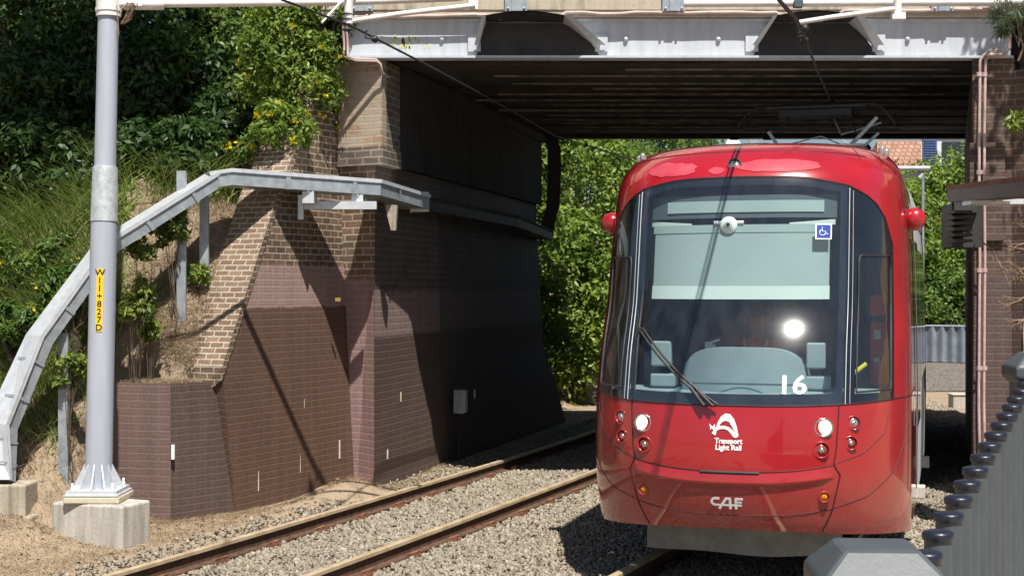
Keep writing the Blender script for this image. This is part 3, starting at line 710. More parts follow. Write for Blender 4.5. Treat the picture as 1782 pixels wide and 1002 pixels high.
for (a, b) in (((-4.60, 14.72, 0), 1.88), ((-3.62, 15.72, 0), 3.62), ((-3.42, 15.95, 0), 3.36)):
    x, y, _ = a; z0 = H(x, y) - .3
    mb.box((x - .05, y - .004, z0), (x + .05, y + .004, b)); mb.box((x - .05, y + .004, z0), (x - .042, y + .05, b)); mb.box((x + .042, y + .004, z0), (x + .05, y + .05, b))
    placed(mb, 'support_post', M['galv'], root); mb = MB()
for i, r_ in enumerate((r1, r2)):       # joint plates
    mb = MB()
    for k in range(len(r_) - 1):
        for t in ((.3, .72) if i == 0 else (.35, .8)):
            q = [r_[k][j].lerp(r_[k + 1][j], t) for j in range(4)]; q2 = [r_[k][j].lerp(r_[k + 1][j], t + .03) for j in range(4)]
            c = sum(q, Vector()) / 4; c2 = sum(q2, Vector()) / 4
            q = [c + (p - c) * 1.07 for p in q]; q2 = [c2 + (p - c2) * 1.07 for p in q2]
            mb = MB(); mb.add(q + q2, [(0, 1, 5, 4), (1, 2, 6, 5), (2, 3, 7, 6), (3, 0, 4, 7)]); placed(mb, 'joint_plate', M['galv'], root)
mb = MB()
for t, dz in ((.55, 0), (.90, 0)):
    mb = MB()
    c = Vector(TP2[1]).lerp(Vector(TP2[2]), t); mb.box(c + Vector((-.03, -.16, -.14)), c + Vector((.10, .10, -.005))); mb.box(c + Vector((.02, -.175, -.02)), c + Vector((.05, -.16, .06)))
    placed(mb, 'bracket', M['galv_new'], root)
mb = MB(); mb.box((-2.42, 16.42, 3.24), (-1.55, 16.50, 3.33)); mb.box((-2.44, 16.38, 3.12), (-2.38, 16.44, 3.40)); placed(mb, 'bracket', M['galv_new'], root)
mb = MB(); mb.extr([(-1.50, 16.9, 3.32), (-1.36, 17.0, 3.32), (-1.38, 17.0, 3.02), (-1.43, 16.97, 3.02)], (.01, .05, 0)); placed(mb, 'bracket', M['weathered'], root)
root = empty('cable_tray', (0, 22, 3.3), 'dark grey cable tray fixed along the inner wall under the bridge', 'cable tray')
mb = MB(); r3 = tray(mb, [(-1.215, 18.12, 3.33), (.0, 22.2, 3.28), (.62, 25.75, 3.20)], .22, .16); placed(mb, 'tray_body', M['black_steel'], root)
mb = MB(); lid_of(r3, mb); placed(mb, 'tray_lid', M['render_wall'], root)
mb = MB(); r4 = tray(mb, [at(951, 412, 26.1), at(953, 390, 26.1), at(962, 360, 26.1), at(964, 300, 26.1), at(964, 262, 26.1), at(956, 232, 26.1)], .24, .12, side=(1, 0, 0)); placed(mb, 'riser', M['black_steel'], root)
mb = MB(); mb.box((-1.28, 18.05, 3.28), (-1.271, 18.25, 3.56)); mb.box((-1.271, 18.05, 3.30), (-1.05, 18.25, 3.33)); mb.box((-1.271, 18.05, 3.52), (-1.05, 18.25, 3.545)); placed(mb, 'joint_plate', M['galv_new'], root)
root = empty('cable_tray', (6, 15.5, 3.3), 'dark cable tray with a pale bracket on the right brick pier', 'cable tray')
mb = MB(); r5 = tray(mb, [at(1830, 338, 13.6), at(1675, 352, 15.9)], .34, .17); placed(mb, 'tray_body', noisy('tray_brown', (.05, .03, .03), (.10, .06, .055), 4, .5), root)
mb = MB(); lid_of(r5, mb); placed(mb, 'tray_lid', M['rust'], root)
mb = MB(); r6 = tray(mb, [at(1680, 362, 16.1) + Vector((0, 0, -.05)), at(1682, 400, 17.4)], .24, .18); 
for k in range(6): c = at(1672, 368 + k * 10, 15.9); mb.box(c + Vector((-.08, -.03, -.02)), c + Vector((.12, .3, .012)))
mb.box(at(1657, 430, 16.2), at(1690, 358, 16.6)); placed(mb, 'tray_return', M['black_steel'], root)
mb = MB(); mb.box(at(1690, 355, 15.3), at(1765, 349, 15.6)); mb.box(at(1734, 350, 15.2), at(1758, 336, 15.3)); mb.box(at(1690, 344, 15.4), at(1730, 342, 15.6)); placed(mb, 'bracket', M['galv_new'], root)

# ------------------------------------------------------------ catenary pole
pb = at(171, 848, 13.75)
root = empty('catenary_pole', (pb.x, pb.y, 0), 'tall pale grey steel pole with yellow number plate on a concrete footing', 'pole')
bx, by, bz = pb
lean = -.012
def pc(z): return Vector((bx + (z - bz) * .0215, by, z))
zt = 5.9
mb = MB(); mb.tube([pc(bz), pc(2.98)], [.128, .123], 28); placed(mb, 'shaft', M['pole'], root)
mb = MB(); mb.tube([pc(2.98), pc(3.0), pc(3.48), pc(3.50)], [.130, .127, .117, .112], 28); placed(mb, 'sleeve', M['pole_galv'], root)
mb = MB(); mb.tube([pc(3.50), pc(7.4)], [.102, .090], 28, cap=True); placed(mb, 'upper_shaft', M['pole'], root)
mb = MB(); mb.box((bx - .24, by - .24, bz - .05), (bx + .24, by + .24, bz)); mb.box((bx - .26, by - .26, bz - .052), (bx + .26, by + .26, bz - .035))
for k in range(12):
    a = 2 * math.pi * k / 12; d = Vector((math.cos(a), math.sin(a), 0)); s = Vector((-d.y, d.x, 0)) * .006
    p = [Vector((bx, by, bz)) + d * .12, Vector((bx, by, bz)) + d * .235, Vector((bx, by, bz + .02)) + d * .235, Vector((bx, by, bz + .24)) + d * .125]
    mb.extr([q - s for q in p], s * 2)
for sx in (-1, 1):
    for sy in (-1, 1): mb.lathe([(0.02, 0), (.02, .03), (.012, .03), (.012, .07), (0, .07)], (bx + sx * .19, by + sy * .19, bz), n=6)
placed(mb, 'base_flange', M['galv_new'], root)
mb = MB(); mb.box((bx - .26, by - .26, bz - .12), (bx + .27, by + .27, bz - .053)); placed(mb, 'grout_pad', M['grout'], root, bevel=.015)
mb = MB(); mb.prism([(-4.36, 13.60), (-3.62, 13.36), (-3.46, 13.76), (-4.2, 14.1)], -.5, bz - .12); placed(mb, 'footing', M['concrete'], root, bevel=.02)
# number plate, letters as flat meshes wrapped on the pole
def text_mesh(txt, size, bold=0.0, align='CENTER'):
    cu = bpy.data.curves.new('t', 'FONT'); cu.body = txt; cu.size = size; cu.align_x = align; cu.align_y = 'CENTER'; cu.offset = bold; cu.resolution_u = 3
    ob = bpy.data.objects.new('t', cu); col.objects.link(ob); dg = bpy.context.evaluated_depsgraph_get()
    me = bpy.data.meshes.new_from_object(ob.evaluated_get(dg)); V = [v.co.copy() for v in me.vertices]; F = [list(p.vertices) for p in me.polygons]
    bpy.data.objects.remove(ob); bpy.data.curves.remove(cu); bpy.data.meshes.remove(me); return V, F
va = -1.50     # facing the camera
def on_pole(a, z, off=.004):
    r_ = .1255 + off; an = va + a / .1255; return pc(z) + Vector((math.cos(an), math.sin(an), 0)) * r_
mb = MB(); z0, z1 = at(0, 577, 13.65).z, at(0, 467, 13.65).z
mb.grid(lambda u, v: on_pole((u - .5) * .062, z0 + v * (z1 - z0)), 6, 1); plate = placed(mb, 'number_plate', M['yellow'], root)
mb = MB(); chars = 'W11+827D'
for i, ch in enumerate(chars):
    V, F = text_mesh(ch, .085, .0012); zc = z1 - (i + .55) * (z1 - z0) / 8.05
    mb.add([on_pole(v.x, zc + v.y, .006) for v in V], F)
lt = placed(mb, 'lettering', M['ink'], root); lt.parent = plate
# cantilever arm
root2 = root
mb = MB(); zarm = at(0, 8, 13.75).z
mb.tube([pc(zarm) + Vector((.05, 0, 0)), Vector((bx + .28, by, zarm + .0)), at(600, 4, 14.2), at(790, -3, 14.6), at(860, -12, 14.8)], .036, 10)
mb.lathe([(.118, -.12), (.118, .10)], pc(zarm)); mb.lathe([(.126, -.07), (.126, -.04)], pc(zarm))
mb.tube([at(215, 8, 13.7), at(285, 8, 13.8)], .055, 10); mb.tube([at(240, -6, 13.7), at(244, 12, 13.66)], .02, 8); 
placed(mb, 'arm', M['white_paint'], root)
mb = MB(); rs = random.Random(9)
for k in range(4):
    c = at(222, 24, 13.65); pts = [c + Vector((.06 * math.sin(t * 1.3 + k) + rs.uniform(-.01, .01), -.03 * math.cos(t), .10 * math.cos(t + k * .6))) for t in [i * .7 for i in range(10)]]
    mb.tube(pts, .005, 5)
mb.tube([at(203, 10, 13.6), at(206, 45, 13.6), at(207, 62, 13.62)], .005, 5)
placed(mb, 'cable_coil', M['twig'], root)
mb = MB(); mb.tube([at(607, -20, 14.0), at(606, 45, 14.0)], .045, 10, 0); mb.tube([at(607, 38, 14.0), at(700, 24, 14.1), at(826, 10, 14.3)], .026, 8)
mb.box(at(816, 18, 14.35), at(832, 0, 14.3)); mb.tube([at(625, -30, 14.2), at(560, 40, 13.5)], .012, 6); placed(mb, 'steady_arm', M['white_paint'], root)
mb = MB()
for k in range(4): mb.lathe([(.03, -.015), (.06, 0), (.03, .015)], at(604, 25 + k * 9, 14.0))
placed(mb, 'insulator', M['console_dark'], root)

root = empty('concrete_block', at(20, 890, 14.1), 'grey concrete plinth under the foot of the cable tray at the left edge', 'plinth')
mb = MB(); mb.box((-5.6, 14.02, .10), (-4.75, 14.40, .42)); mb.box((-5.7, 13.92, -.3), (-4.68, 14.45, .115)); placed(mb, 'plinth', M['weathered'], root, bevel=.02)
# right-hand support tube and steady arm
root = empty('overhead_support', at(1172, 6, 16.6), 'white steel tube arm above the bridge girder holding the overhead wire for the tram', 'catenary arm')
mb = MB(); mb.tube([at(1190, 7, 16.3), at(1400, 6, 16.2), at(1960, 4, 16.0)], .04, 10); placed(mb, 'tube', M['white_paint'], root)
mb = MB(); mb.tube([at(1388, 40, 15.2), at(1450, 30, 15.3), at(1556, 16, 15.5)], .026, 8); mb.lathe([(.045, -.08), (.045, .10)], at(1562, 14, 15.6)); mb.box(at(1553, 33, 15.5), at(1572, 24, 15.6)); placed(mb, 'steady_arm', M['white_paint'], root)
mb = MB()
for k in range(4): mb.lathe([(.02, -.012), (.05, 0), (.02, .012)], at(1394, 46 + k * 6, 14.6))
mb.box(at(1380, 15, 16.2), at(1398, 0, 16.1)); placed(mb, 'insulator', M['console_dark'], root)
mb = MB(); mb.tube([(7.2, 16.0, 0), (7.2, 16.0, 6.2)], .11, 14); placed(mb, 'pole', M['pole'], root)
# wires
def wire(mb, pts, r): mb.tube(pts, r, 6)
W1 = [(-1.95, 8, 4.82), at(480, -4, 11.9), at(612, 46, 12.95), at(740, 112, 15.2), at(860, 176, 17.6), at(965, 236, 21.5), at(1090, 275, 25.5), at(1190, 322, 33)]
mb = MB(); wire(mb, W1, .011)
mb.tube([at(638, 53, 13.3), at(636, 66, 13.3), at(652, 68, 13.3)], .012, 6)
for p in ((652, 68, 13.35), (858, 175, 17.55), (1020, 253, 23.2)): mb.lathe([(0, -.03), (.035, -.02), (.035, .02), (0, .03)], at(*p), (0, 1, 0), 8)
tag(mb.build('overhead_wire', M['cable']), 'black overhead wire sagging from top left through the underpass, above the empty track', 'wire', 'overhead wires')
W2 = [(1.55, 8.5, 4.74), at(1350, -4, 12.0), at(1393, 45, 13.2), at(1402, 72, 13.9), at(1425, 130, 16), at(1447, 180, 18.4), at(1452, 208, 19.6), at(1462, 232, 24)]
mb = MB(); wire(mb, W2, .013); wire(mb, [Vector(p) + Vector((-.02, 0, .05)) for p in W2[:4]], .008)
for p in ((1400, 50, 13.5), (1400, 72, 13.9), (1447, 178, 18.3)): mb.lathe([(0, -.04), (.04, -.03), (.04, .03), (0, .04)], at(*p), (0, 1, 0), 8)
tag(mb.build('overhead_wire', M['cable']), 'black overhead wire running down to the pantograph of the red tram', 'wire', 'overhead wires')

# ------------------------------------------------------------ tram
TY = R(17.0)
tram = empty('tram', (1.987, 12.11, 0), 'red fronted modern tram numbered 16 coming out from under the bridge', 'tram', None, rz=-TY)
PT = [(.28, 1.318, .80), (.55, 1.322, .96), (.9, 1.325, 1.06), (1.4, 1.325, 1.035), (1.6, 1.323, .982), (1.8, 1.32, .912), (1.95, 1.317, .838), (2.1, 1.313, .750), (2.25, 1.308, .685), (2.6, 1.30, .60), (3.0, 1.275, .52), (3.23, 1.25, .455), (3.35, 1.22, .355), (3.47, 1.15, .165), (3.56, 1.03, -.13), (3.60, .80, -.55), (3.62, .40, -1.2), (3.625, .0, -1.6)]
PZ = [p[0] for p in PT]; PA = [p[1] for p in PT]; PP = [p[2] for p in PT]
NE, ME, BB, YB = 2.6, 2.0, 1.3, 7.3
def ap(z): return catmull(PZ, PA, z), catmull(PZ, PP, z)
def kz(z):
    a = ap(min(max(z, 1.4), 3.2))[0]; return math.asin((.84 / a) ** (NE / 2)) / (math.pi / 2) / .403
def warp(t, z):
    if t >= .69: return t
    k = kz(z) * .403
    return t / .403 * k if t < .403 else k + (t - .403) / .287 * (.69 - k)
def unwarp(t, z):
    if t >= .69: return t
    k = kz(z) * .403
    return t / k * .403 if t < k else .403 + (t - k) / (.69 - k) * .287
def S0(s, z):
    a, p = ap(z); a = max(a, 0); t = warp(abs(s), z); b_ = BB
    if t <= 1: th = t * math.pi / 2; x = a * math.sin(th) ** (2 / NE); y = -p + b_ * (1 - math.cos(th) ** (2 / ME))
    else: x = a; y = (-p + b_) + (YB + p - b_) * (t - 1)
    return Vector((math.copysign(x, s), y, z))
def S(s, z, off=0.0):
    p = S0(s, z)
    if not off: return p
    e = .004; z0, z1 = max(z - .01, PZ[0]), min(z + .01, PZ[-1])
    ds = S0(s + e, z) - S0(s - e, z); dz = S0(s, z1) - S0(s, z0)
    return p + ds.cross(dz).normalized() * off
def sx(x, z): a = ap(z)[0]; return math.copysign(unwarp(math.asin(min(1, (abs(x) / a)) ** (NE / 2)) / (math.pi / 2), z), x)
def sy(y, z, sg=1):
    p = ap(z)[1]; return sg * (1 + (y + p - BB) / (YB + p - BB))
SW, SZ = .403, .69          # edges of windscreen and of the black zone
def zb(s): return 1.435 + .03 * (abs(s) / SZ) ** 2
def zt(s):
    t = abs(s); return float(np.interp(t, [0, .2, .403, .50, .57, .63, .67, .69], [3.235, 3.225, 3.165, 3.10, 3.03, 2.92, 2.80, 2.68]))
def zlow(s): return .46 - .17 * min(1, abs(s)) ** 1.6
def lerp(a, b, t): return a + (b - a) * t
def patch(mb, s0, s1, f0, f1, nu, nv, off=0, mi=0, smooth=True):
    mb.grid(lambda u, v: S(lerp(s0, s1, u), lerp(f0(lerp(s0, s1, u)), f1(lerp(s0, s1, u)), v), off), nu, nv, mi, smooth)
C_ = lambda k: (lambda s: k)
TOPZ = PZ[-1]
mb = MB(); patch(mb, -SZ, SZ, zlow, zb, 60, 24); tram_body_low = mb.build('front_panel', M['red'], tram)
mb = MB(); patch(mb, -SZ, SZ, zt, C_(3.475), 60, 8)
tram_hood = mb.build('front_hood', M['red'], tram)
mb = MB(); patch(mb, -SZ, SZ, C_(3.475), C_(TOPZ), 60, 14)
for sg in (-1, 1):
    for t0, t1, n_ in ((SZ, 1.0, 18), (1.0, 1.25, 6)):
        a, b = (t0, t1) if sg > 0 else (-t1, -t0)
        patch(mb, a, b, zlow, C_(TOPZ), n_, 60)
mb.build('cab_shell', M['red'], tram)
mb = MB()
for sg in (-1, 1):
    a, b = (1.25, 2.0) if sg > 0 else (-2.0, -1.25)
    patch(mb, a, b, zlow, C_(TOPZ), 12, 50)
mb.build('side_body', M['silver'], tram)
# pinkish sky reflections painted as pale patches on the hood
mb = MB(); rs = random.Random(4)
def blobpatch(cx, cz, rx_, rz_, sd):
    rr_ = random.Random(sd); n_ = 26; pts = [(cx + rx_ * math.cos(2 * math.pi * k / n_) * rr_.uniform(.86, 1.08), cz + rz_ * math.sin(2 * math.pi * k / n_) * rr_.uniform(.82, 1.1)) for k in range(n_)]
    c0 = S(sx(cx, cz), cz, .004); vs = [c0]
    for fr in (.5, 1):
        for px_, pz_ in pts: x = cx + (px_ - cx) * fr; z = min(max(cz + (pz_ - cz) * fr, 3.262), 3.435); vs.append(S(sx(x, z), z, .004))
    fs = [(0, 1 + k, 1 + (k + 1) % n_) for k in range(n_)] + [(1 + k, 1 + n_ + k, 1 + n_ + (k + 1) % n_, 1 + (k + 1) % n_) for k in range(n_)]
    mb.add(vs, fs, 0, True)
blobpatch(-.60, 3.325, .24, .068, 1); blobpatch(-.20, 3.30, .07, .03, 2); blobpatch(.30, 3.335, .34, .06, 3)
mb.build('painted_reflection', M['red_reflect'], tram_hood)
# black zone beside the windscreen, side cab windows
mb = MB()
zw = 2.62
for sg in (-1, 1):
    def PB(t0, t1, f0, f1, nu, nv, off=.002):
        a, b = (t0, t1) if sg > 0 else (-t1, -t0); patch(mb, a, b, f0, f1, nu, nv, off)
    PB(SW, .455, zb, lambda s: zt(s) - .0, 6, 30); PB(.455, SZ, C_(zw), zt, 14, 14); PB(.455, SZ, zb, C_(1.52), 12, 3); PB(.665, SZ, C_(1.52), C_(zw), 2, 16)
    mb.grid(lambda u, v: S(sg * .455, lerp(1.52, zw, v), -.0 - .03 * u), 1, 10)
# frit border of the windscreen
patch(mb, -SW, SW, zb, lambda s: zb(s) + .085, 40, 3, -.004); patch(mb, -SW, SW, lambda s: zt(s) - .06, zt, 40, 3, -.004)
patch(mb, -SW, -SW + .035, lambda s: zb(s) + .085, lambda s: zt(s) - .06, 3, 24, -.004); patch(mb, SW - .035, SW, lambda s: zb(s) + .085, lambda s: zt(s) - .06, 3, 24, -.004)
mb.build('window_surround', M['black_gloss'], tram)
mb = MB(); patch(mb, -SW, SW, lambda s: zb(s), zt, 60, 44, .006); wind = mb.build('windscreen', M['glass'], tram)
for sg in (-1, 1):
    mb = MB(); a, b = (.455, .665) if sg > 0 else (-.665, -.455)
    patch(mb, a, b, C_(1.52), C_(zw), 14, 24, .004); mb.build('cab_side_window', M['glass'], tram)
    a, b = (sg * .46, sg * .66)
    mb = MB(); path = [(a, 1.53), (a, 2.55), (lerp(a, b, .05), 2.60), (b, 2.60), (b, 1.54), (a, 1.53)]
    pts = []
    for (s0, z0), (s1, z1) in zip(path, path[1:]):
        for k in range(10): pts.append(S(lerp(s0, s1, k / 10), lerp(z0, z1, k / 10), .007))
    pts.append(pts[0]); mb.tube(pts, .008, 6); mb.build('window_seal', M['chrome' if 0 else 'black_rubber'], tram)
# bright strips each side of the windscreen, and the seams
def sline(mb, path, r, off=.004, n=14):
    pts = []
    for (s0, z0), (s1, z1) in zip(path, path[1:]):
        for k in range(n): pts.append(S(lerp(s0, s1, k / n), lerp(z0, z1, k / n), off))
    pts.append(S(path[-1][0], path[-1][1], off)); mb.tube(pts, r, 6)
for sg in (-1, 1):
    mb = MB(); sline(mb, [(sg * .412, 1.44), (sg * .412, 3.15)], .0035, .004, 30); sline(mb, [(sg * .432, 1.44), (sg * .432, 3.13)], .002, .004, 30)
    mb.build('windscreen_trim', M['silver'], tram)
mb = MB()
K = 24; arc = lambda f, s0, s1: [(lerp(s0, s1, k / K), f(lerp(s0, s1, k / K))) for k in range(K + 1)]
seam_mid = lambda s: .925 + .10 * (abs(s) / .36) ** 2 * .6
seam_low = lambda s: .575 + .07 * (abs(s) / .36) ** 2
sline(mb, arc(seam_mid, -.36, .36), .0038, 0, 2); sline(mb, arc(seam_low, -.36, .36), .0038, 0, 2)
for sg in (-1, 1):
    sline(mb, [(sg * .385, 1.44), (sg * .372, 1.1), (sg * .36, .985), (sg * .392, .90), (sg * .35, .62), (sg * .30, .45)], .006, 0, 10)
    sline(mb, [(sg * .36, .645), (sg * .52, .72), (sg * .70, .90), (sg * .85, 1.2), (sg * .93, 1.46)], .0035, 0, 10)
    sline(mb, [(sg * .36, .985), (sg * .50, 1.06), (sg * .62, 1.20), (sg * .685, 1.46)], .0035, 0, 10)
    sline(mb, [(sg * .685, 1.462), (sg * .93, 1.46), (sg * 1.15, 1.45)], .006, 0, 10)
    sline(mb, [(sg * .50, 3.55), (sg * .50, 3.40)], .004, 0, 4)
    sline(mb, [(sg * .62, 3.48), (sg * .82, 3.30), (sg * .90, 2.9), (sg * .95, 2.2), (sg * .90, 1.46)], .005, 0, 12)
sline(mb, arc(lambda s: 3.475 - .12 * abs(s) ** 2, -.55, .55), .005, 0, 2)
sline(mb, arc(lambda s: zt(s) + .006, -SZ, SZ), .008, .002, 2); sline(mb, arc(lambda s: zb(s) - .004, -SZ, SZ), .006, .002, 2)
mb.build('panel_seam', plain('seam', (.05, .006, .008), .6), tram)
mb = MB(); sline(mb, arc(lambda s: .915, -.07, .07), .014, -.002, 2); mb.build('coupling_slot', M['black_rubber'], tram)
# raised shoulder between the bonnet and the bumper: a lip that catches the light
mb = MB()
def lip(u, v):
    s = lerp(-.36, .36, u); z = lerp(seam_mid(s) - .012, seam_mid(s) - .11, v); return S(s, z, .003 + .022 * (v / .8 if v < .8 else (1 - v) / .2) * min(1, (1 - abs(2 * u - 1)) * 8))
mb.grid(lip, 50, 8); mb.build('bumper_lip', M['red'], tram)
# lamps
def lamp(x, z, r, kind, bezel='red'):
    s = sx(x, z); c = S(s, z, 0); n_ = (S(s, z, .1) - c).normalized(); n_ = (n_ * .5 + Vector((0, -1, .0)) * .5).normalized()
    mb = MB(); mb.lathe([(r * 1.32, -.03), (r * 1.34, .012), (r * 1.18, .018), (r * 1.02, -.004), (r * .98, -.03)], c, n_, 26)
    bz_ = mb.build('lamp_bezel', M['chrome'] if bezel == 'chrome' else M['red'] if bezel == 'red' else M['black_rubber'], tram)
    mb = MB(); mb.lathe([(r * 1.0, -.006), (r * .9, .004), (r * .45, .012), (0, .014)], c, n_, 20); mb.build('lens', M[kind], bz_)
    if kind in ('lamp_clear', 'lamp_red'):
        mb = MB(); mb.lathe([(r * .45, .010), (r * .4, .02), (0, .022)], c, n_, 14); mb.build('bulb', M['chrome'], bz_)
    bz_.name = 'headlight' if kind == 'lamp_lit' else 'lamp'
    return bz_
for sg in (-1, 1):
    lamp(sg * .703, 1.270, .056, 'lamp_lit', 'chrome'); lamp(sg * .688, 1.100, .050, 'lamp_red')
    lamp(sg * .916, 1.298, .043, 'lamp_clear'); lamp(sg * .897, 1.145, .043, 'lamp_red'); lamp(sg * .706, .738, .034, 'amber', 'red')
s_ = sx(-.06, 3.335); lamp(-.06, 3.345, .045, 'lamp_clear', 'black')
# emblem and lettering
def on_front(name, V2, F, x0, z0, mat, parent=tram, off=.006):
    mb = MB(); mb.add([S(sx(x0 + x, z0 + z), z0 + z, off) for x, z in V2], F); return mb.build(name, mat, parent)
def front_text(name, txt, size, x0, z0, bold, mat=None, parent=tram, sxk=1, off=.006):
    V, F = text_mesh(txt, size, bold); return on_front(name, [(v.x * sxk, v.y) for v in V], F, x0, z0, mat or M['white'], parent, off)
def tri(loop):
    from mathutils.geometry import tessellate_polygon
    return tessellate_polygon([[Vector((p[0], p[1], 0)) for p in loop]])
def band(outer, inner, name, x0, z0, mat=M['white'], off=.006):
    """filled strip between two open polylines of equal length"""
    n_ = len(outer); on_front(name, outer + inner, [(i, i + 1, n_ + i + 1, n_ + i) for i in range(n_ - 1)], x0, z0, mat, tram, off)
# hump emblem: crescent above, bow line below, small ring at the right foot, bow tie at the left
oc = [(-.085, -.02), (-.07, .03), (-.045, .075), (-.01, .10), (.025, .095), (.055, .06), (.078, .0), (.088, -.055), (.082, -.075)]
ic = [(-.075, -.025), (-.055, .01), (-.035, .035), (-.008, .045), (.02, .035), (.035, .010), (.045, -.005), (.052, -.02), (.058, -.03)]
band(oc, ic, 'emblem', -.02, 1.27)
oc = [(-.115, -.055), (-.09, -.01), (-.06, .002), (-.02, .005), (.02, -.005), (.05, -.03), (.075, -.07)]
ic = [(-.085, -.070), (-.078, -.035), (-.055, -.022), (-.02, -.018), (.01, -.028), (.035, -.055), (.055, -.082)]
band(oc, ic, 'emblem', -.02, 1.27, off=.0065)
on_front('emblem', [(-.135, .02), (-.125, -.03), (-.110, -.005), (-.09, .02), (-.095, -.04), (-.112, -.018)], [(0, 1, 2), (3, 2, 4), (2, 5, 4)], -.02, 1.27, M['white'])
ring_o = [(.07 + .022 * math.cos(t), -.062 + .022 * math.sin(t)) for t in [k * math.pi / 8 for k in range(17)]]; ring_i = [(.07 + .010 * math.cos(t), -.062 + .010 * math.sin(t)) for t in [k * math.pi / 8 for k in range(17)]]
band(ring_o, ring_i, 'emblem', -.02, 1.27, off=.008)
front_text('lettering', 'Transport', .056, -.005, 1.158, .0018, sxk=.92); front_text('lettering', 'Light Rail', .056, -.005, 1.108, .0018, sxk=.98)
# maker's badge, drawn from bars
mb = MB()
bars = [  # C A F linked letters (x0,z0,x1,z1,width)
 (-.060, .034, -.105, .034, .020), (-.105, .034, -.122, .014, .020), (-.122, .014, -.122, -.004, .020), (-.122, -.004, -.100, -.018, .020), (-.100, -.018, .112, -.018, .017),
 (-.065, -.050, -.008, .036, .020), (-.012, .034, .028, .034, .020), (.022, .036, .022, -.050, .020), (.062, .034, .122, .034, .020), (.066, .036, .066, -.050, .020), (.066, .006, .112, .006, .014)]
for x0, z0, x1, z1, w_ in bars:
    d = Vector((x1 - x0, z1 - z0)).normalized(); n_ = Vector((-d.y, d.x)) * w_ / 2; x0 -= .02; x1 -= .02
    q = [(x0 + n_.x, z0 + n_.y), (x1 + n_.x, z1 + n_.y), (x1 - n_.x, z1 - n_.y), (x0 - n_.x, z0 - n_.y)]
    mb.add([S(sx(a, .68 + b), .68 + b, .010) for a, b in q], [(0, 1, 2, 3)])
mb.build('badge', M['white'], tram)
front_text('fleet_number', '16', .195, .465, 1.585, .0035, off=.010, sxk=1.15)
# access sticker
mb = MB(); mb.grid(lambda u, v: S(sx(lerp(.600, .722, u), lerp(2.727, 2.853, v)), lerp(2.727, 2.853, v), .009), 3, 3); mb.build('sticker', M['white'], tram)
mb = MB(); mb.grid(lambda u, v: S(sx(lerp(.609, .713, u), lerp(2.737, 2.843, v)), lerp(2.737, 2.843, v), .011), 3, 3); mb.build('sticker', M['blue'], tram)
mb = MB()
def P2(x, z): return S(sx(.660 + x, 2.79 + z), 2.79 + z, .013)
mb.tube([P2(-.008 + .022 * math.cos(t), -.010 + .022 * math.sin(t)) for t in [1.9 + k * .35 for k in range(13)]], .0032, 5)
mb.tube([P2(-.012, .026), P2(-.010, 0), P2(.012, .0), P2(.022, -.022), P2(.032, -.020)], .0036, 5); mb.tube([P2(-.012, .034), P2(-.012, .030)], .006, 6)
mb.build('access_symbol', M['white'], tram)
# wiper
mb = MB(); pv = (-.035, 1.43); j = (-.345, 1.975)
for o_ in (0, .016): sline(mb, [(pv[0] + o_, pv[1]), (j[0] + o_, j[1] + o_)], .009, .05, 12)
sline(mb, [(pv[0] - .02, pv[1] - .01), (-.10, 1.55)], .016, .05, 6); sline(mb, [(pv[0] + .004, pv[1] - .01), (-.085, 1.55)], .016, .05, 6)
mb.build('wiper_arm', M['black_rubber'], tram)
mb = MB(); sline(mb, [(-.362, 2.32), (-.362, 1.52)], .011, .03, 12); sline(mb, [(-.350, 2.42), (-.356, 2.2), (-.348, 1.50)], .006, .045, 12); sline(mb, [(-.362, 1.95), (-.335, 1.99)], .022, .05, 3); mb.build('wiper_blade', M['black_rubber'], tram)
# camera pods on the shoulders
for sg in (-1, 1):
    c = S(sg * .985, 2.93, .055); mb = MB()
    mb.lathe([(0, .105), (.05, .098), (.085, .07), (.10, .02), (.098, -.04), (.075, -.13), (.03, -.17), (0, -.18)], c, (sg * .25, -1, .0), 22); mb.tube([c + Vector((0, .02, 0)), c + Vector((-sg * .12, .06, 0))], .055, 10)
    pod = mb.build('camera_pod', M['red'], tram)
    for e in (0, .11):
        c2 = S(sg * (.80 - e * .35), 3.50 + e * .15, .02); mb = MB(); mb.lathe([(.026, -.03), (.028, .015), (.018, .035), (0, .04)], c2, (sg * .3, -.3, 1), 12); mb.build('marker_lamp', M['lamp_clear'], tram)
# side: windows, doors, white cant rail, yellow door edge
for sg in (-1, 1):
    def side(y0, y1, z0, z1, mat, name, off=.004, nz=10):
        mb = MB(); mb.grid(lambda u, v: S(sy(lerp(y0, y1, u if sg > 0 else 1 - u), lerp(z0, z1, v), sg), lerp(z0, z1, v), off), 4, nz); return mb.build(name, mat, tram)
    side(2.2, 3.5, .42, 2.95, M['silver'], 'door', .006); side(2.3, 2.82, 1.0, 2.8, M['black_gloss'], 'door_glass', .010); side(2.88, 3.4, 1.0, 2.8, M['black_gloss'], 'door_glass', .010)
    side(3.8, 5.1, 1.35, 2.75, M['black_gloss'], 'side_window'); side(5.25, 6.9, 1.35, 2.75, M['black_gloss'], 'side_window')
    side(1.45, 2.05, 1.35, 2.75, M['black_gloss'], 'side_window'); side(1.32, 7.28, 3.02, 3.12, M['white_gloss'], 'cant_rail', .007, 2)
    side(2.14, 2.185, .42, 3.0, M['white_gloss'], 'door_edge', .012); side(3.52, 3.56, .42, 3.0, M['white_gloss'], 'door_edge', .012); side(1.34, 1.38, 1.42, 1.56, M['amber'], 'side_marker', .012, 2)
    side(.93, 1.02, 1.13, 1.37, M['white'], 'side_notice', .004, 4)
mb = MB()
for x0, y0 in ((0, 0),):
    V_, F_ = text_mesh('F', .10, .002)
    mb.add([S(sy(.945 + v.x * .6, 1.22 + v.y), 1.22 + v.y, .007) for v in V_], F_)
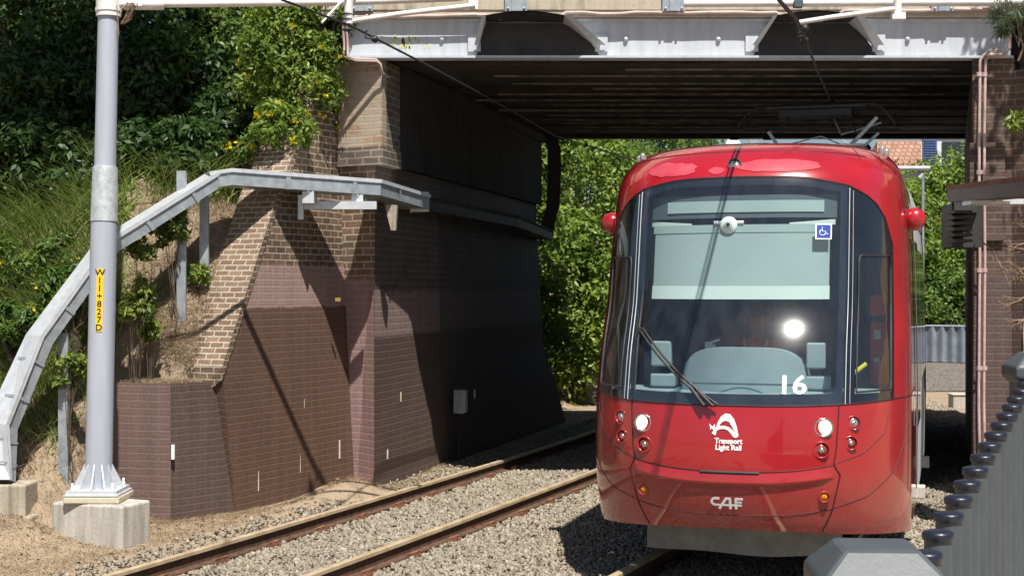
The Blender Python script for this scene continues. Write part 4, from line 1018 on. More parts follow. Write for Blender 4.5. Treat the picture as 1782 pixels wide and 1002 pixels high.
mb.build('side_lettering', M['console_dark'], tram)
for y_ in (2.3, 4.8):
    for a_ in (1.20, -1.40): mb = MB(); mb.box((a_, y_, .30), (a_ + .2, y_ + .16, .42)); mb.build('step_bracket', M['concrete'], tram, bevel=.01)
# underside, plow, bogie
mb = MB(); mb.box((-1.15, .6, .22), (1.15, 7.2, .55)); mb.grid(lambda u, v: Vector((lerp(-1.2, 1.2, u), lerp(-.1, 1.3, v) - .5 * (1 - (2 * u - 1) ** 2), .42)), 12, 2); mb.build('underframe', M['under'], tram)
mb = MB(); pf = lambda u, v: Vector((lerp(-.80, .80, u), -.30 - .16 * (1 - (2 * u - 1) ** 2), lerp(.17 + .02 * math.sin(5 * u) ** 2, .50, v)))
mb.grid(pf, 16, 3); mb.grid(lambda u, v: pf(1 - u, v) + Vector((0, .03, 0)), 16, 3); mb.grid(lambda u, v: pf(u, 0) + Vector((0, .03 * v, 0)), 16, 1); mb.build('lifeguard', M['plow'], tram)
for y_ in (2.6, 4.4):
    for sg in (-1, 1):
        mb = MB(); mb.lathe([(0, -.06), (.29, -.06), (.30, .03), (.31, .06), (.32, .065), (0, .065)], (sg * .74, y_, .30), (sg, 0, 0), 28); mb.build('wheel', M['under'], tram)
# inside the cab
mb = MB(); mb.box((-1.12, 1.5, .6), (1.12, 1.55, 3.3)); mb.box((-1.1, -.2, .70), (1.1, 1.5, .75))
mb.grid(lambda u, v: S(lerp(-.9, .9, u), lerp(3.10, 3.45, v), -.06), 30, 4); 
mb.build('cab_wall', M['cab_navy'], tram)
mb = MB()
def under(u, v): p = S(lerp(-.40, .40, u), 3.12, -.05); q = Vector((p.x * .9, 1.4, 3.2)); return p.lerp(q, v)
mb.grid(under, 20, 4); mb.build('cab_ceiling', M['cab_dark'], tram)
mb = MB(); mb.grid(lambda u, v: S(lerp(-.345, .335, u), lerp(2.27, 2.80, v), -.065), 30, 8); mb.grid(lambda u, v: S(lerp(-.355, .30, u), lerp(2.80, 2.865, v), -.06), 30, 2); bl = mb.build('sun_blind', M['blind'], tram)
mb = MB(); mb.grid(lambda u, v: S(lerp(-.345, .335, u), lerp(2.265, 2.37, v), -.055), 30, 2)
mb.grid(lambda u, v: S(lerp(-.375, -.15, u), 2.865 + v * (.045 - .03 * u) , -.07), 10, 2); mb.grid(lambda u, v: S(lerp(.15, .365, u), 2.865 + v * (.015 + .03 * u), -.07), 10, 2); mb.build('blind_hem', M['blind_pale'], tram)
mb = MB(); mb.grid(lambda u, v: S(lerp(-.37, .37, u), lerp(2.92, 3.11, v), -.06), 30, 2); mb.build('destination_box', M['console_dark'], tram)
mb = MB(); mb.grid(lambda u, v: S(lerp(-.27, .30, u), lerp(2.965, 3.06, v), -.05), 30, 2); mb.build('destination_screen', M['blind'], tram)
mb = MB()
c = S(-.02, 2.86, -.05); nrm = Vector((0, -1, .1))
mb.lathe([(0, .03), (.035, .03), (.04, .012), (.065, .012), (.07, 0), (.07, -.02)], c, nrm, 22); mb.tube([c + Vector((-.12, .01, .02)), c + Vector((.12, .01, .02))], .016, 6); cc_ = mb.build('cab_camera', M['white'], tram)
mb = MB(); mb.lathe([(.018, .032), (.014, .036), (0, .036)], c, nrm, 14); mb.lathe([(.030, .0305), (.026, .0315), (.026, .0305)], c, nrm, 16); mb.build('camera_lens', M['ink'], cc_)
mb = MB()
def cons(u, v):
    x = lerp(-.50, .52, u); t = abs(2 * u - 1); top = 1.83 + .0 * v; h = 1.56 + (.30) * (max(0, 1 - t ** 4.5)) ** .5 
    return Vector((x + .02, lerp(-.62, -.25, v) + .18 * t * t, h if v > 0 else h))
mb.grid(lambda u, v: Vector((cons(u, 0).x, cons(u, 0).y, lerp(1.50, cons(u, 0).z, v))), 30, 6); mb.grid(cons, 30, 4); mb.build('driver_console', M['console'], tram)
mb = MB()
def dash(u, v): p = S(lerp(-.62, .62, u), 1.50, -.05); q = Vector((p.x, -.1, 1.52)); return p.lerp(q, v)
mb.grid(dash, 30, 3); mb.grid(lambda u, v: S(lerp(-.38, .38, u), lerp(1.50, 1.535, v), -.04), 30, 1); mb.build('dashboard', M['console'], tram)
mb = MB()
for x0, w_ in ((-.66, .17), (.60, .15)):
    mb.box((x0 - w_ / 2, -.42, 1.69), (x0 + w_ / 2, -.34, 1.90)); mb.box((x0 - w_ / 2 - .01, -.40, 1.52), (x0 + w_ / 2 + .03, -.22, 1.63))
mb2 = MB(); mb2.grid(lambda u, v: Vector((lerp(-.46, .50, u), -.635, lerp(1.565, 1.58, v))), 4, 1); mb2.box((-.86, -.10, 1.53), (-.74, .1, 1.80)); mb2.build('console_trim', M['console_dark'], tram)
mon = mb.build('monitor', M['console'], tram, bevel=.015)
mb = MB(); mb.box((-.80, -.20, 1.50), (-.70, .1, 1.75)); mb.tube([(-.25, -.5, 1.82), (-.22, -.5, 1.90), (-.16, -.5, 1.92)], .012, 6); mb.box((-.28, -.5, 1.84), (-.20, -.47, 1.90)); mb.build('microphone', M['console_dark'], tram)
mb = MB(); mb.box((-.25, .78, 1.0), (.25, .9, 2.0)); mb.box((-.14, .78, 2.02), (.14, .88, 2.22)); mb.box((-.28, .3, 1.0), (.28, .8, 1.12)); mb.build('driver_seat', M['cab_dark'], tram, bevel=.04)
mb = MB(); mb.box((.97, .62, 1.50), (1.12, .72, 2.05)); mb.box((.97, .62, 2.10), (1.10, .70, 2.28)); mb.build('cab_equipment', M['hivis'], tram, bevel=.02)
mb = MB(); mb.box((1.0, .60, 1.90), (1.06, .615, 1.98)); mb.box((1.0, .60, 1.70), (1.05, .615, 1.74)); mb.build('equipment_label', M['white'], tram)
mb = MB(); mb.tube([(.78, .3, 1.56), (.86, .3, 1.62), (.96, .3, 1.70)], .025, 6); mb.build('cab_strap', M['hivis_y'], tram)
# roof gear and pantograph
mb = MB(); mb.box((-.85, 1.9, 3.60), (.85, 4.4, 3.72)); mb.box((-.95, 5.2, 3.58), (.95, 7.0, 3.70)); mb.box((-.7, 2.4, 3.72), (-.1, 3.8, 3.80)); mb.build('roof_equipment', M['black_steel'], tram, bevel=.02)
yp = 6.4; pan = None
def tc(x, y, z): return Vector((x, y, z))
mb = MB(); mb.box((-.22, yp - .3, 3.70), (.22, yp + .3, 3.78)); mb.lathe([(.05, 0), (.08, .03), (.05, .06), (.08, .09), (.05, .12)], (-.4, yp + .3, 3.62)); pan = mb.build('pantograph', M['black_steel'], tram)
mb = MB()
for k, yy_ in enumerate((yp - .16, yp + .16)):
    L_ = [tc(-.16, yp, 3.80), tc(-.40, yy_, 4.05), tc(-.58, yy_, 4.32)]; R_ = [tc(.16, yp, 3.80), tc(.42, yy_, 4.10), tc(.76, yy_, 4.46)]
    if k == 0: mb.tube(L_, .024, 8); mb.tube(R_, .026, 8)
mb.tube([tc(-.16, yp, 3.80), tc(.16, yp, 3.80)], .04, 8); mb.tube([tc(-.42, yp - .1, 4.06), tc(-.18, yp - .05, 4.15), tc(.16, yp - .05, 4.13), tc(.34, yp - .1, 4.02)], .03, 8)
mb.tube([tc(-.45, yp - .1, 4.13), tc(.06, yp, 4.26), tc(.42, yp, 4.10)], .010, 6); mb.tube([tc(.30, yp + .1, 4.28), tc(.80, yp + .1, 4.42)], .010, 6)
mb.tube([tc(.22, yp, 3.78), tc(.78, yp - .2, 4.26)], .018, 6); mb.tube([tc(.45, yp - .1, 4.02), tc(.80, yp - .1, 3.50)], .02, 6); mb.build('lower_arm', M['girder'], pan)
mb = MB(); mb.lathe([(0, .10), (.05, .08), (.065, .0), (.05, -.1), (0, -.14)], (.60, yp - .1, 4.05), (.5, 0, .7), 12); mb.tube([tc(.50, yp - .1, 3.95), tc(.30, yp - .1, 3.82)], .035, 8); mb.build('damper', M['cap'], pan)
for k, yy_ in enumerate((yp - .18, yp + .18)):
    mb = MB(); mb.tube([tc(-.62, yy_, 4.62), tc(.62, yy_, 4.62)], .035, 6); 
    for sg in (-1, 1): mb.tube([tc(sg * .60, yy_, 4.63), tc(sg * .72, yy_, 4.63), tc(sg * .84, yy_, 4.56), tc(sg * .94, yy_, 4.44), tc(sg * .98, yy_, 4.36)], .012, 6)
    mb.build('collector_head', M['black_rubber'], pan)
mb = MB(); mb.box((-.45, yp - .2, 4.50), (.45, yp + .2, 4.58))
for sg in (-1, 1): mb.tube([tc(sg * .50, yp, 4.30), tc(sg * .30, yp, 4.55)], .012, 6)
mb.build('head_frame', M['black_rubber'], pan)
# following sections of the tram on the curve
px_, py_ = 1.987 + YB * math.sin(TY), 12.11 + YB * math.cos(TY); hd = 17.0
for Lm, dh in ((5.6, 5.5), (7.6, 5.5), (5.6, 4)):
    jx, jy = px_ + .35 * math.sin(R(hd)), py_ + .35 * math.cos(R(hd)); hd2 = hd - dh
    prof = [(-1.22, .30), (-1.325, .9), (-1.325, 1.5), (-1.283, 2.6), (-1.2, 3.27), (-1.0, 3.52), (-.6, 3.6), (.6, 3.6), (1.0, 3.52), (1.2, 3.27), (1.283, 2.6), (1.325, 1.5), (1.325, .9), (1.22, .30)]
    def seg(x0, y0, h, L_, scale, name, mat, extra=None):
        mb = MB(); d = Vector((math.sin(R(h)), math.cos(R(h)), 0)); r_ = Vector((d.y, -d.x, 0)); o_ = Vector((x0, y0, 0))
        loop = [o_ + r_ * (a * scale) + Vector((0, 0, .30 + (z - .3) * (.98 if scale < 1 else 1))) for a, z in prof]
        mb.extr(loop, d * L_); ob = placed(mb, name, mat, tram)
        if extra:
            k = 0
            for (a0, a1) in extra:
                for sg in (-1, 1):
                    mb = MB(); q = []
                    for yy_, zz_ in ((a0, 1.35), (a1, 1.35), (a1, 2.7), (a0, 2.7)):
                        xx_ = np.interp(zz_, [.9, 1.5, 2.6, 3.27], [1.325, 1.325, 1.283, 1.2]) + .006; q.append(o_ + d * yy_ + r_ * (sg * xx_) + Vector((0, 0, zz_)))
                    mb.quad(*(q if sg > 0 else q[::-1])); placed(mb, 'side_window', M['black_gloss'], ob if 0 else tram)
    seg(px_, py_, hd - dh * .3, .6, .93, 'gangway', M['black_rubber'])
    seg(jx, jy, hd2, Lm, 1, 'body_section', M['silver'], [(.4, Lm * .3), (Lm * .33, Lm * .63), (Lm * .66, Lm - .4)])
    px_, py_ = jx + Lm * math.sin(R(hd2)), jy + Lm * math.cos(R(hd2)); hd = hd2
# driver, seated behind the console
bm = bmesh.new()
J = {'pel': (0, .62, 1.16), 'bel': (0, .64, 1.32), 'chest': (0, .62, 1.56), 'neckb': (0, .60, 1.70), 'neck': (0, .58, 1.78), 'head': (0, .56, 1.88), 'crown': (0, .56, 1.99),
 'shl': (-.19, .60, 1.66), 'ell': (-.25, .46, 1.42), 'wrl': (-.14, .20, 1.50), 'shr': (.19, .60, 1.66), 'elr': (.26, .46, 1.42), 'wrr': (.15, .20, 1.50),
 'hl': (-.10, .60, 1.14), 'kl': (-.13, .16, 1.16), 'fl': (-.13, .06, .80), 'hr': (.10, .60, 1.14), 'kr': (.13, .16, 1.16), 'fr': (.13, .06, .80)}
RAD = {'pel': .15, 'bel': .135, 'chest': .16, 'neckb': .075, 'neck': .058, 'head': .088, 'crown': .075, 'shl': .07, 'shr': .07, 'ell': .047, 'elr': .047, 'wrl': .03, 'wrr': .03, 'hl': .09, 'hr': .09, 'kl': .062, 'kr': .062, 'fl': .045, 'fr': .045}
ED = [('pel', 'bel'), ('bel', 'chest'), ('chest', 'neckb'), ('neckb', 'neck'), ('neck', 'head'), ('head', 'crown'), ('chest', 'shl'), ('shl', 'ell'), ('ell', 'wrl'), ('chest', 'shr'), ('shr', 'elr'), ('elr', 'wrr'), ('pel', 'hl'), ('hl', 'kl'), ('kl', 'fl'), ('pel', 'hr'), ('hr', 'kr'), ('kr', 'fr')]
for sd, sg in (('wrl', -1), ('wrr', 1)):
    w0 = Vector(J[sd]); J[sd + 'p'] = w0 + Vector((0, -.07, -.005)); RAD[sd + 'p'] = .026; ED.append((sd, sd + 'p'))
    for k in range(4):
        a = J[sd + 'p'] + Vector((sg * (.022 - k * .015), -.03, 0)); b = a + Vector((0, -.03, -.018 - .004 * k)); c = b + Vector((0, -.008, -.024))
        for nm, p_, r_ in ((f'{sd}a{k}', a, .009), (f'{sd}b{k}', b, .008), (f'{sd}c{k}', c, .007)): J[nm] = p_; RAD[nm] = r_
        ED += [(sd + 'p', f'{sd}a{k}'), (f'{sd}a{k}', f'{sd}b{k}'), (f'{sd}b{k}', f'{sd}c{k}')]
    J[sd + 't'] = w0 + Vector((-sg * .035, -.05, -.01)); J[sd + 'u'] = J[sd + 't'] + Vector((-sg * .008, -.03, -.01)); RAD[sd + 't'] = .010; RAD[sd + 'u'] = .008; ED += [(sd, sd + 't'), (sd + 't', sd + 'u')]
nm = list(J); me = bpy.data.meshes.new('person'); me.from_pydata([tuple(J[k]) for k in nm], [(nm.index(a), nm.index(b)) for a, b in ED], [])
per = bpy.data.objects.new('person', me); col.objects.link(per); md = per.modifiers.new('s', 'SKIN')
for k, n_ in enumerate(nm): me.skin_vertices[0].data[k].radius = (RAD[n_] * (1.25 if n_ in ('chest', 'bel', 'pel') else 1), RAD[n_]); 
me.skin_vertices[0].data[0].use_root = True
sb = per.modifiers.new('u', 'SUBSURF'); sb.levels = 1; sb.render_levels = 2
dg = bpy.context.evaluated_depsgraph_get(); m2 = bpy.data.meshes.new_from_object(per.evaluated_get(dg)); per.modifiers.clear(); per.data = m2
m2.materials.clear(); m2.materials.append(M['skin']); m2.materials.append(M['cab_dark']); m2.materials.append(M['hivis'])
for p in m2.polygons:
    c = p.center; p.use_smooth = True; p.material_index = 2 if (1.25 < c.z < 1.73 and c.y > .30) else (1 if c.z < 1.25 else 0)
per.location = tram.matrix_basis @ Vector((0.02, -.12, .17)) if 0 else Matrix.Translation(tram.location) @ tram.rotation_euler.to_matrix().to_4x4() @ Vector((.02, -.12, .17)); per.rotation_euler = tram.rotation_euler
tag(per, 'tram driver in an orange hi-vis vest seated behind the windscreen', 'person')
mb = MB(); mb.grid(lambda u, v: Vector((0, .575, 1.915)) + Vector((.094 * math.cos(6.283 * u) * math.sin(1.5 * v), .104 * math.sin(6.283 * u) * math.sin(1.5 * v), .108 * math.cos(1.5 * v))), 20, 6); mb.build('hair', M['hair'], per)
mb = MB()
for sg in (-1, 1):
    mb.lathe([(0, .008), (.010, .004), (.012, 0)], (sg * .032, .474, 1.905), (0, -1, 0), 10); mb.tube([(sg * .09, .56, 1.92), (sg * .10, .57, 1.90), (sg * .09, .565, 1.865)], .010, 6)
mb.tube([(0, .474, 1.905), (0, .455, 1.875)], [.007, .013], 6); mb.tube([(-.025, .474, 1.845), (.025, .474, 1.845)], .005, 6); mb.build('face', M['skin'], per)
mb = MB()
for sg in (-1, 1): mb.tube([(sg * .10, .50, 1.72), (sg * .075, .44, 1.60), (sg * .03, .44, 1.48)], .014, 6)
mb.build('reflective_band', M['hivis_y'], per)

# ------------------------------------------------------------ near fence
d0 = Vector((.468, 1.05, 0)).normalized()
fr = empty('railing', (.847, 2.9, .75), 'dark grey metal railing with blue black picket caps in the lower right corner', 'railing')
def fpos(t): return Vector((.847 + .446 * (t - 2.9), t, 0)), 1.828 + .085 * (t - 2.9)
mb = MB(); mb.tube([(0, 0, -1.15), (0, 0, -.012)], .0285, 20, cap=True); mb.v = [Vector(v) for v in mb.v]; pk = mb.build('picket', M['fence'], fr)
mb = MB(); mb.lathe([(.0285, -.020), (.0325, -.018), (.033, -.006), (.030, -.001), (.018, .002), (0, .003)], (0, 0, 0), n=24); cp = mb.build('picket_cap', M['cap'], pk)
t = 1.25; first = True
while t < 5.05:
    if abs(t - 2.6) > .12:
        p, z = fpos(t); o = pk if first else pk.copy(); 
        if not first: col.objects.link(o); c2 = cp.copy(); col.objects.link(c2); c2.parent = o
        o.location = Vector((p.x, p.y, z)) - fr.location; first = False
    t += .158
for tt in (2.60, 5.16):
    p, z = fpos(tt); p = p + Vector((-.055 if tt < 3 else .03, 0, 0)); h = .115; z = z + (.075 if tt < 3 else .09); mb = MB()
    if tt > 3: h = .10
    rot = Matrix.Rotation(-R(4), 3, 'Z')
    def ringp(hw, zz): return [p + rot @ Vector((a * hw, b * hw, zz)) for a, b in ((-1, -1), (1, -1), (1, 1), (-1, 1))]
    r_ = [ringp(h - .02, -.11), ringp(h, -.09), ringp(h, -.05), ringp(h - .045, -.004), ringp(h - .055, 0)]
    vs = [q + Vector((0, 0, z)) for rr_ in r_ for q in rr_]; fs = [(i * 4 + j, i * 4 + (j + 1) % 4, (i + 1) * 4 + (j + 1) % 4, (i + 1) * 4 + j) for i in range(4) for j in range(4)] + [(16, 17, 18, 19)]
    mb.add(vs, fs); pc_ = placed(mb, 'post_cap', M['fence'], fr, bevel=.008)
    mb = MB(); mb.box(p + Vector((-h + .025, -h + .025, .72)), p + Vector((h - .025, h - .025, z - .10))); placed(mb, 'post', M['fence'], fr, bevel=.006)
mb = MB()
for dz in (.95,):
    a, za = fpos(1.2); b, zb_ = fpos(5.2); mb.tube([Vector((a.x, a.y, dz)), Vector((b.x, b.y, dz + .3))], .018, 8)
placed(mb, 'bottom_rail', M['fence'], fr)
mb = MB(); a, _ = fpos(-3); b, _ = fpos(5.6); mb.add([(a.x - .1, a.y, .62), (b.x - .1, b.y, .74), (b.x + 5, b.y - 1, .74), (a.x + 5, a.y, .62), (a.x - .1, a.y, -.4), (b.x - .1, b.y, -.4), (b.x + 5, b.y - 1, -.4), (a.x + 5, a.y, -.4)], [(0, 1, 2, 3), (4, 5, 1, 0), (5, 6, 2, 1), (6, 7, 3, 2), (7, 4, 0, 3)])
tag(mb.build('pavement', M['concrete']), 'concrete footpath behind the railing', kind='structure')
# ------------------------------------------------------------ far ground things
fw = empty('boundary_fence', (11, 50, 0), 'low grey corrugated metal fence far beyond the bridge, under the hedge', 'fence')
mb = MB(); 
def corr(u, v): x = lerp(8, 18, u); y = 52 - (x - 8) * .55; return Vector((x, y + .05 * math.sin(x * 22), lerp(-.15, 1.05, v)))
mb.grid(corr, 260, 1, smooth=False); placed(mb, 'panel', noisy('fence_panel', (.13, .155, .20), (.26, .29, .33), 2, .5), fw)
mb = MB(); mb.tube([(8, 52, 1.06), (18, 46.5, 1.06)], .04, 6); placed(mb, 'top_rail', M['galv'], fw)
cb = MB(); c = at(1670, 716, 30.5); cb.box((c.x - .17, 30.4, -.3), (c.x + .15, 30.75, .06)); cb.box((c.x - .19, 30.38, .06), (c.x + .17, 30.77, .10)); tag(cb.build('cable_pit', M['concrete'], bevel=.02), 'pale concrete cable pit on the gravel beyond the bridge', 'cable pit')
pl = empty('catenary_pole', (8.75, 30, 0), 'slim pale pole beyond the bridge with a white bracket arm above the tram', 'pole')
mb = MB(); mb.tube([(8.58, 30, -.2), (8.58, 30, 4.95)], .03, 10); placed(mb, 'shaft', M['galv'], pl)
mb = MB(); mb.tube([at(1500, 293, 29.5), at(1617, 293, 30)], .05, 8); mb.tube([at(1545, 316, 29.8), at(1600, 302, 30)], .03, 8); mb.tube([at(1605, 302, 30), at(1600, 310, 30)], .06, 8); mb.tube([at(1450, 235, 29.5), at(1546, 290, 29.8)], .012, 6); placed(mb, 'arm', M['galv_new'], pl)
# ------------------------------------------------------------ houses on the rise beyond
M['tile'] = brickmat('roof_tile', (.34, .17, .11), (.46, .26, .17), (.20, .10, .07), row=.32, bw=.28, msize=.03, dirt=.35)
M['cream'] = noisy('cream_wall', (.55, .52, .45), (.65, .62, .55), 1, .8); M['white_wall'] = plain('white_wall', (.62, .64, .66), .7)
M['shutter'] = plain('blue_shutter', (.07, .12, .26), .6); M['dark_glass'] = plain('dark_window', (.03, .035, .04), .15)
hs = empty('house', (17, 70, 0), 'house with a big terracotta tiled roof beyond the bridge', 'house')
mb = MB(); mb.box((12.2, 70, -.3), (19.4, 80, 6.2)); mb.box((6, 72, -.3), (12.2, 80, 6.0)); placed(mb, 'wall', M['cream'], hs)
mb = MB()
def roof(x0, x1, y0, y1, ze, zr, ins): 
    ym = (y0 + y1) / 2; mb.add([(x0, y0, ze), (x1, y0, ze), (x1, y1, ze), (x0, y1, ze), (x0 + ins, ym, zr), (x1 - .3, ym, zr)], [(0, 1, 5, 4), (1, 2, 5), (2, 3, 4, 5), (3, 0, 4), (3, 2, 1, 0)])
roof(17.0, 21.8, 67, 73, 7.0, 9.5, .8); roof(13.2, 19.8, 68, 76, 6.2, 8.95, .6); roof(11.0, 17, 76, 84, 6.6, 10.0, 1.5); 
placed(mb, 'roof', M['tile'], hs)
mb = MB(); mb.box((12.75, 77, 8.5), (13.15, 77.4, 10.6)); placed(mb, 'chimney', M['galv'], hs)
mb = MB(); mb.lathe([(.75, 0), (.55, .7), (.15, 1.3), (0, 1.35)], (12.0, 78, 9.3), n=10); placed(mb, 'roof_cowl', M['white_wall'], hs)
hb = empty('house', (20.5, 62, 0), 'white house with dark blue shutters beside a dark window, beyond the bridge', 'house')
mb = MB(); mb.prism([(17.95, 63), (21.6, 63), (25.5, 70), (20.4, 70)], -.3, 8.95); mb.prism([(17.85, 62.9), (21.8, 62.9), (25.8, 70.2), (20.3, 70.2)], 8.95, 9.15); placed(mb, 'wall', M['white_wall'], hb)
for x0 in (18.0, 20.45):
    mb = MB(); mb.box((x0, 62.93, 6.9), (x0 + .62, 62.995, 8.9)); 
    for k in range(18): mb.box((x0 + .05, 62.88, 6.95 + k * .107), (x0 + .57, 62.925, 7.0 + k * .107))
    placed(mb, 'shutter', M['shutter'], hb)
mb = MB(); mb.box((18.85, 62.94, 6.9), (20.3, 62.99, 8.75)); placed(mb, 'window', M['dark_glass'], hb)
# ------------------------------------------------------------ vegetation
G1 = 'shrubs on the embankment'
def bank_bush(px, py, Y, rad, label, mat='dark', n=46, per=130, size=.11, **k):
    c = at(px, py, Y); k.setdefault('base_z', min(H(c.x, c.y), c.z - rad[2] * .7)); return bush('shrub', label, 'shrub', c, rad, n, per, size, mat, **k)
# flowering shrub hanging over the wing wall
fl = bank_bush(505, 105, 16.95, (.56, .38, .92), 'bright green shrub with yellow flowers hanging over the brick wing wall', 'lime', 90, 170, .072, base_z=4.3, trunk_r=.03, flowers=11, aspect=.36)
bank_bush(492, 225, 16.6, (.36, .25, .28), 'yellow flowered shrub just above the raked brick coping', 'lime', 26, 130, .075, base_z=3.95, trunk_r=.03, flowers=8, aspect=.36)
bank_bush(440, 268, 16.9, (.30, .25, .16), 'low leafy spray lying on the raked brick coping', 'bush', 14, 110, .075, flowers=8)
bank_bush(574, 205, 17.3, (.09, .1, .26), 'thin leafy tendril hanging down the brick pier', 'lime', 8, 60, .07, base_z=4.1, trunk_r=.012, flowers=3)
bank_bush(575, 40, 17.0, (.34, .3, .28), 'leafy spray at the top corner beside the bridge parapet', 'bush', 16, 110, .08, base_z=5.3, trunk_r=.02)
bank_bush(400, 110, 18.8, (.9, .7, 1.0), 'dark shrub left of the flowering shrub', 'bush', 46, 120, .10)
spots = [(0, 105, 21, 1.4, 'in the topmost left corner, behind the others'), (60, 40, 19.6, 1.4, 'at the top left corner'), (215, 30, 20.5, 1.5, 'behind the top of the pole'), (330, 50, 20.2, 1.4, 'in deep shade at the top, right of the pole'), (470, -20, 21, 1.4, 'behind the flowering shrub'),
 (20, 180, 18.4, .95, 'at the left edge, above the long grass'), (120, 170, 18.6, .9, 'left of the pole, partly sunlit'), (240, 160, 18.9, 1.05, 'in deep shade right of the pole'), (345, 180, 18.5, .9, 'in deep shade above the cable tray'), (560, 60, 20.5, 1.2, 'behind the top of the wing wall'), (-60, 330, 17.6, .9, 'outside the left edge of the view'),
 (40, 300, 17.3, .7, 'low on the left, at the upper edge of the sunlit grass'), (135, 305, 17.2, .6, 'touching the left side of the pole'), (245, 285, 17.2, .6, 'low in the shade, right of the pole'), (330, 265, 17.0, .42, 'just above the bend of the cable tray'), (410, 215, 17.7, .5, 'above the raked coping of the wing wall')]
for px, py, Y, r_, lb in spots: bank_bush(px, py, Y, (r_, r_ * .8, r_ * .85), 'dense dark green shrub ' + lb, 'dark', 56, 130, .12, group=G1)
for px, py, Y, r_, lb in ((60, 455, 16.3, .55, 'at the left edge below the tall grass'), (130, 500, 15.6, .35, 'beside the pole and behind the cable tray'), (30, 560, 15.4, .35, 'low on the bank at the left edge')):
    bank_bush(px, py, Y, (r_, r_ * .7, r_ * .6), 'mid green leafy plant ' + lb, 'bush', 26, 120, .085, flowers=2, aspect=.38)
for px, py, Y, r_, lb in ((255, 420, 15.5, .22, 'hanging from the cable tray beside the pole'), (235, 520, 15.2, .20, 'on the sandy bank right of the pole'), (300, 385, 15.65, .17, 'under the sloping cable tray'), (262, 575, 15.3, .08, 'small and low on the dry sand'), (345, 470, 15.9, .11, 'at the foot of the tray posts'), (120, 640, 14.7, .16, 'left of the pole, near the foot of the slope')):
    bank_bush(px, py, Y, (r_, r_ * .8, r_ * 1.25), 'yellow green creeper ' + lb, 'vine', 12, 55, .075, trunk_r=.008, aspect=.5)
# long grass
def grass(name, label, pts, h0, h1, wd, lean, mat, seed):
    P = np.array(pts); n_ = len(P); r_ = np.random.default_rng(seed); V, F, rn = blades(P, h0 + (h1 - h0) * r_.random(n_), np.full(n_, wd) * (.6 + .8 * r_.random(n_)), lean, seed)
    o = cloud(name, V, F, rn, M['l_' + mat]); tag(o, label, kind='stuff'); return o
def scatter(n, x0, x1, y0, y1, test=None, seed=1, clump=0):
    r_ = random.Random(seed); o = []; cs = [(r_.uniform(x0, x1), r_.uniform(y0, y1)) for _ in range(max(clump, 1))]
    while len(o) < n:
        if clump: c = r_.choice(cs); x, y = r_.gauss(c[0], .12), r_.gauss(c[1], .12)
        else: x, y = r_.uniform(x0, x1), r_.uniform(y0, y1)
        if test and not test(x, y): 
            if r_.random() < .002: o.append((x, y, -5))
            continue
        o.append((x, y, H(x, y)))
    return o
def behind_wall(x, y): q, s = qs(x, y); return q > 1.75 and H(x, y) > 1.6
grass('long_grass', 'long strappy green grass on the embankment', scatter(5600, -7.2, -4.4, 15.6, 16.9, seed=2, clump=80), .35, .75, .011, .9, 'grass', 3)
grass('long_grass', 'long grass in the shade behind the cable tray', scatter(1600, -4.4, -3.1, 16.7, 17.8, behind_wall, seed=3, clump=50), .3, .65, .010, 1.1, 'grass', 4)
grass('long_grass', 'green grass low on the bank at the left', scatter(7000, -6.6, -4.7, 14.9, 16.2, seed=6, clump=120), .15, .42, .008, .8, 'grass', 9)
def drytest(x, y):
    q, s = qs(x, y)
    if s > 3.0 and q < 1.3: return False
    return -4.2 < x or y < 15.6
grass('dry_grass', 'dry straw and needles lying on the sandy bank', scatter(15000, -4.3, -2.9, 15.3, 17.3, lambda x, y: behind_wall(x, y) or H(x, y) > 1.3, seed=4), .03, .10, .0035, 2.2, 'straw', 5)
grass('dry_grass', 'dry straw on the sandy verge beside the track', scatter(16000, -6.2, -2.2, 11.5, 15.8, lambda x, y: .7 < qs(x, y)[0] < 3.6, seed=5), .02, .085, .0042, 2.6, 'straw', 6)
pts_ = [(x, y, max(1.335, H(x, y))) for x, y, z in scatter(5200, -4.1, -3.0, 15.05, 16.2, seed=14) if (x + 3.555) * .64 - (y - 14.96) * .585 < -.05 and (x + 3.555) * .39 + (y - 14.96) * .6 > .02 and z > -4]
grass('dry_grass', 'dry straw spilling over the top of the low brick wall', pts_, .03, .12, .0035, 2.2, 'straw', 15)
grass('dry_grass', 'tall dry stalks on the slope left of the pole', scatter(2600, -5.6, -4.1, 14.5, 16, seed=8, clump=60), .15, .40, .004, 1.0, 'straw', 7)
def wall_base():
    r_ = random.Random(44); o = []
    segs = [((-4.2, 15.05), (-3.56, 14.9)), ((-3.56, 14.9), (-2.9, 15.58)), ((-2.9, 15.58), (-1.85, 17.6)), ((-1.85, 17.5), (-1.62, 17.3)), ((-1.6, 17.3), (-.9, 20.0))]
    for a, b in segs:
        L_ = math.dist(a, b)
        for _ in range(int(420 * L_)):
            t_ = r_.random(); x = lerp(a[0], b[0], t_) + r_.uniform(0, .16) ** 1.3; y = lerp(a[1], b[1], t_) - r_.uniform(0, .10); o.append((x, y, H(x, y) - .01))
    return o
grass('dry_grass', 'dry weeds and straw along the foot of the brick walls', wall_base(), .03, .12, .0035, 1.6, 'straw', 45)
grass('long_grass', 'grass further along the embankment at the far left', scatter(4200, -12, -7, 13.6, 18.5, seed=46, clump=120), .2, .6, .010, .9, 'grass', 47)
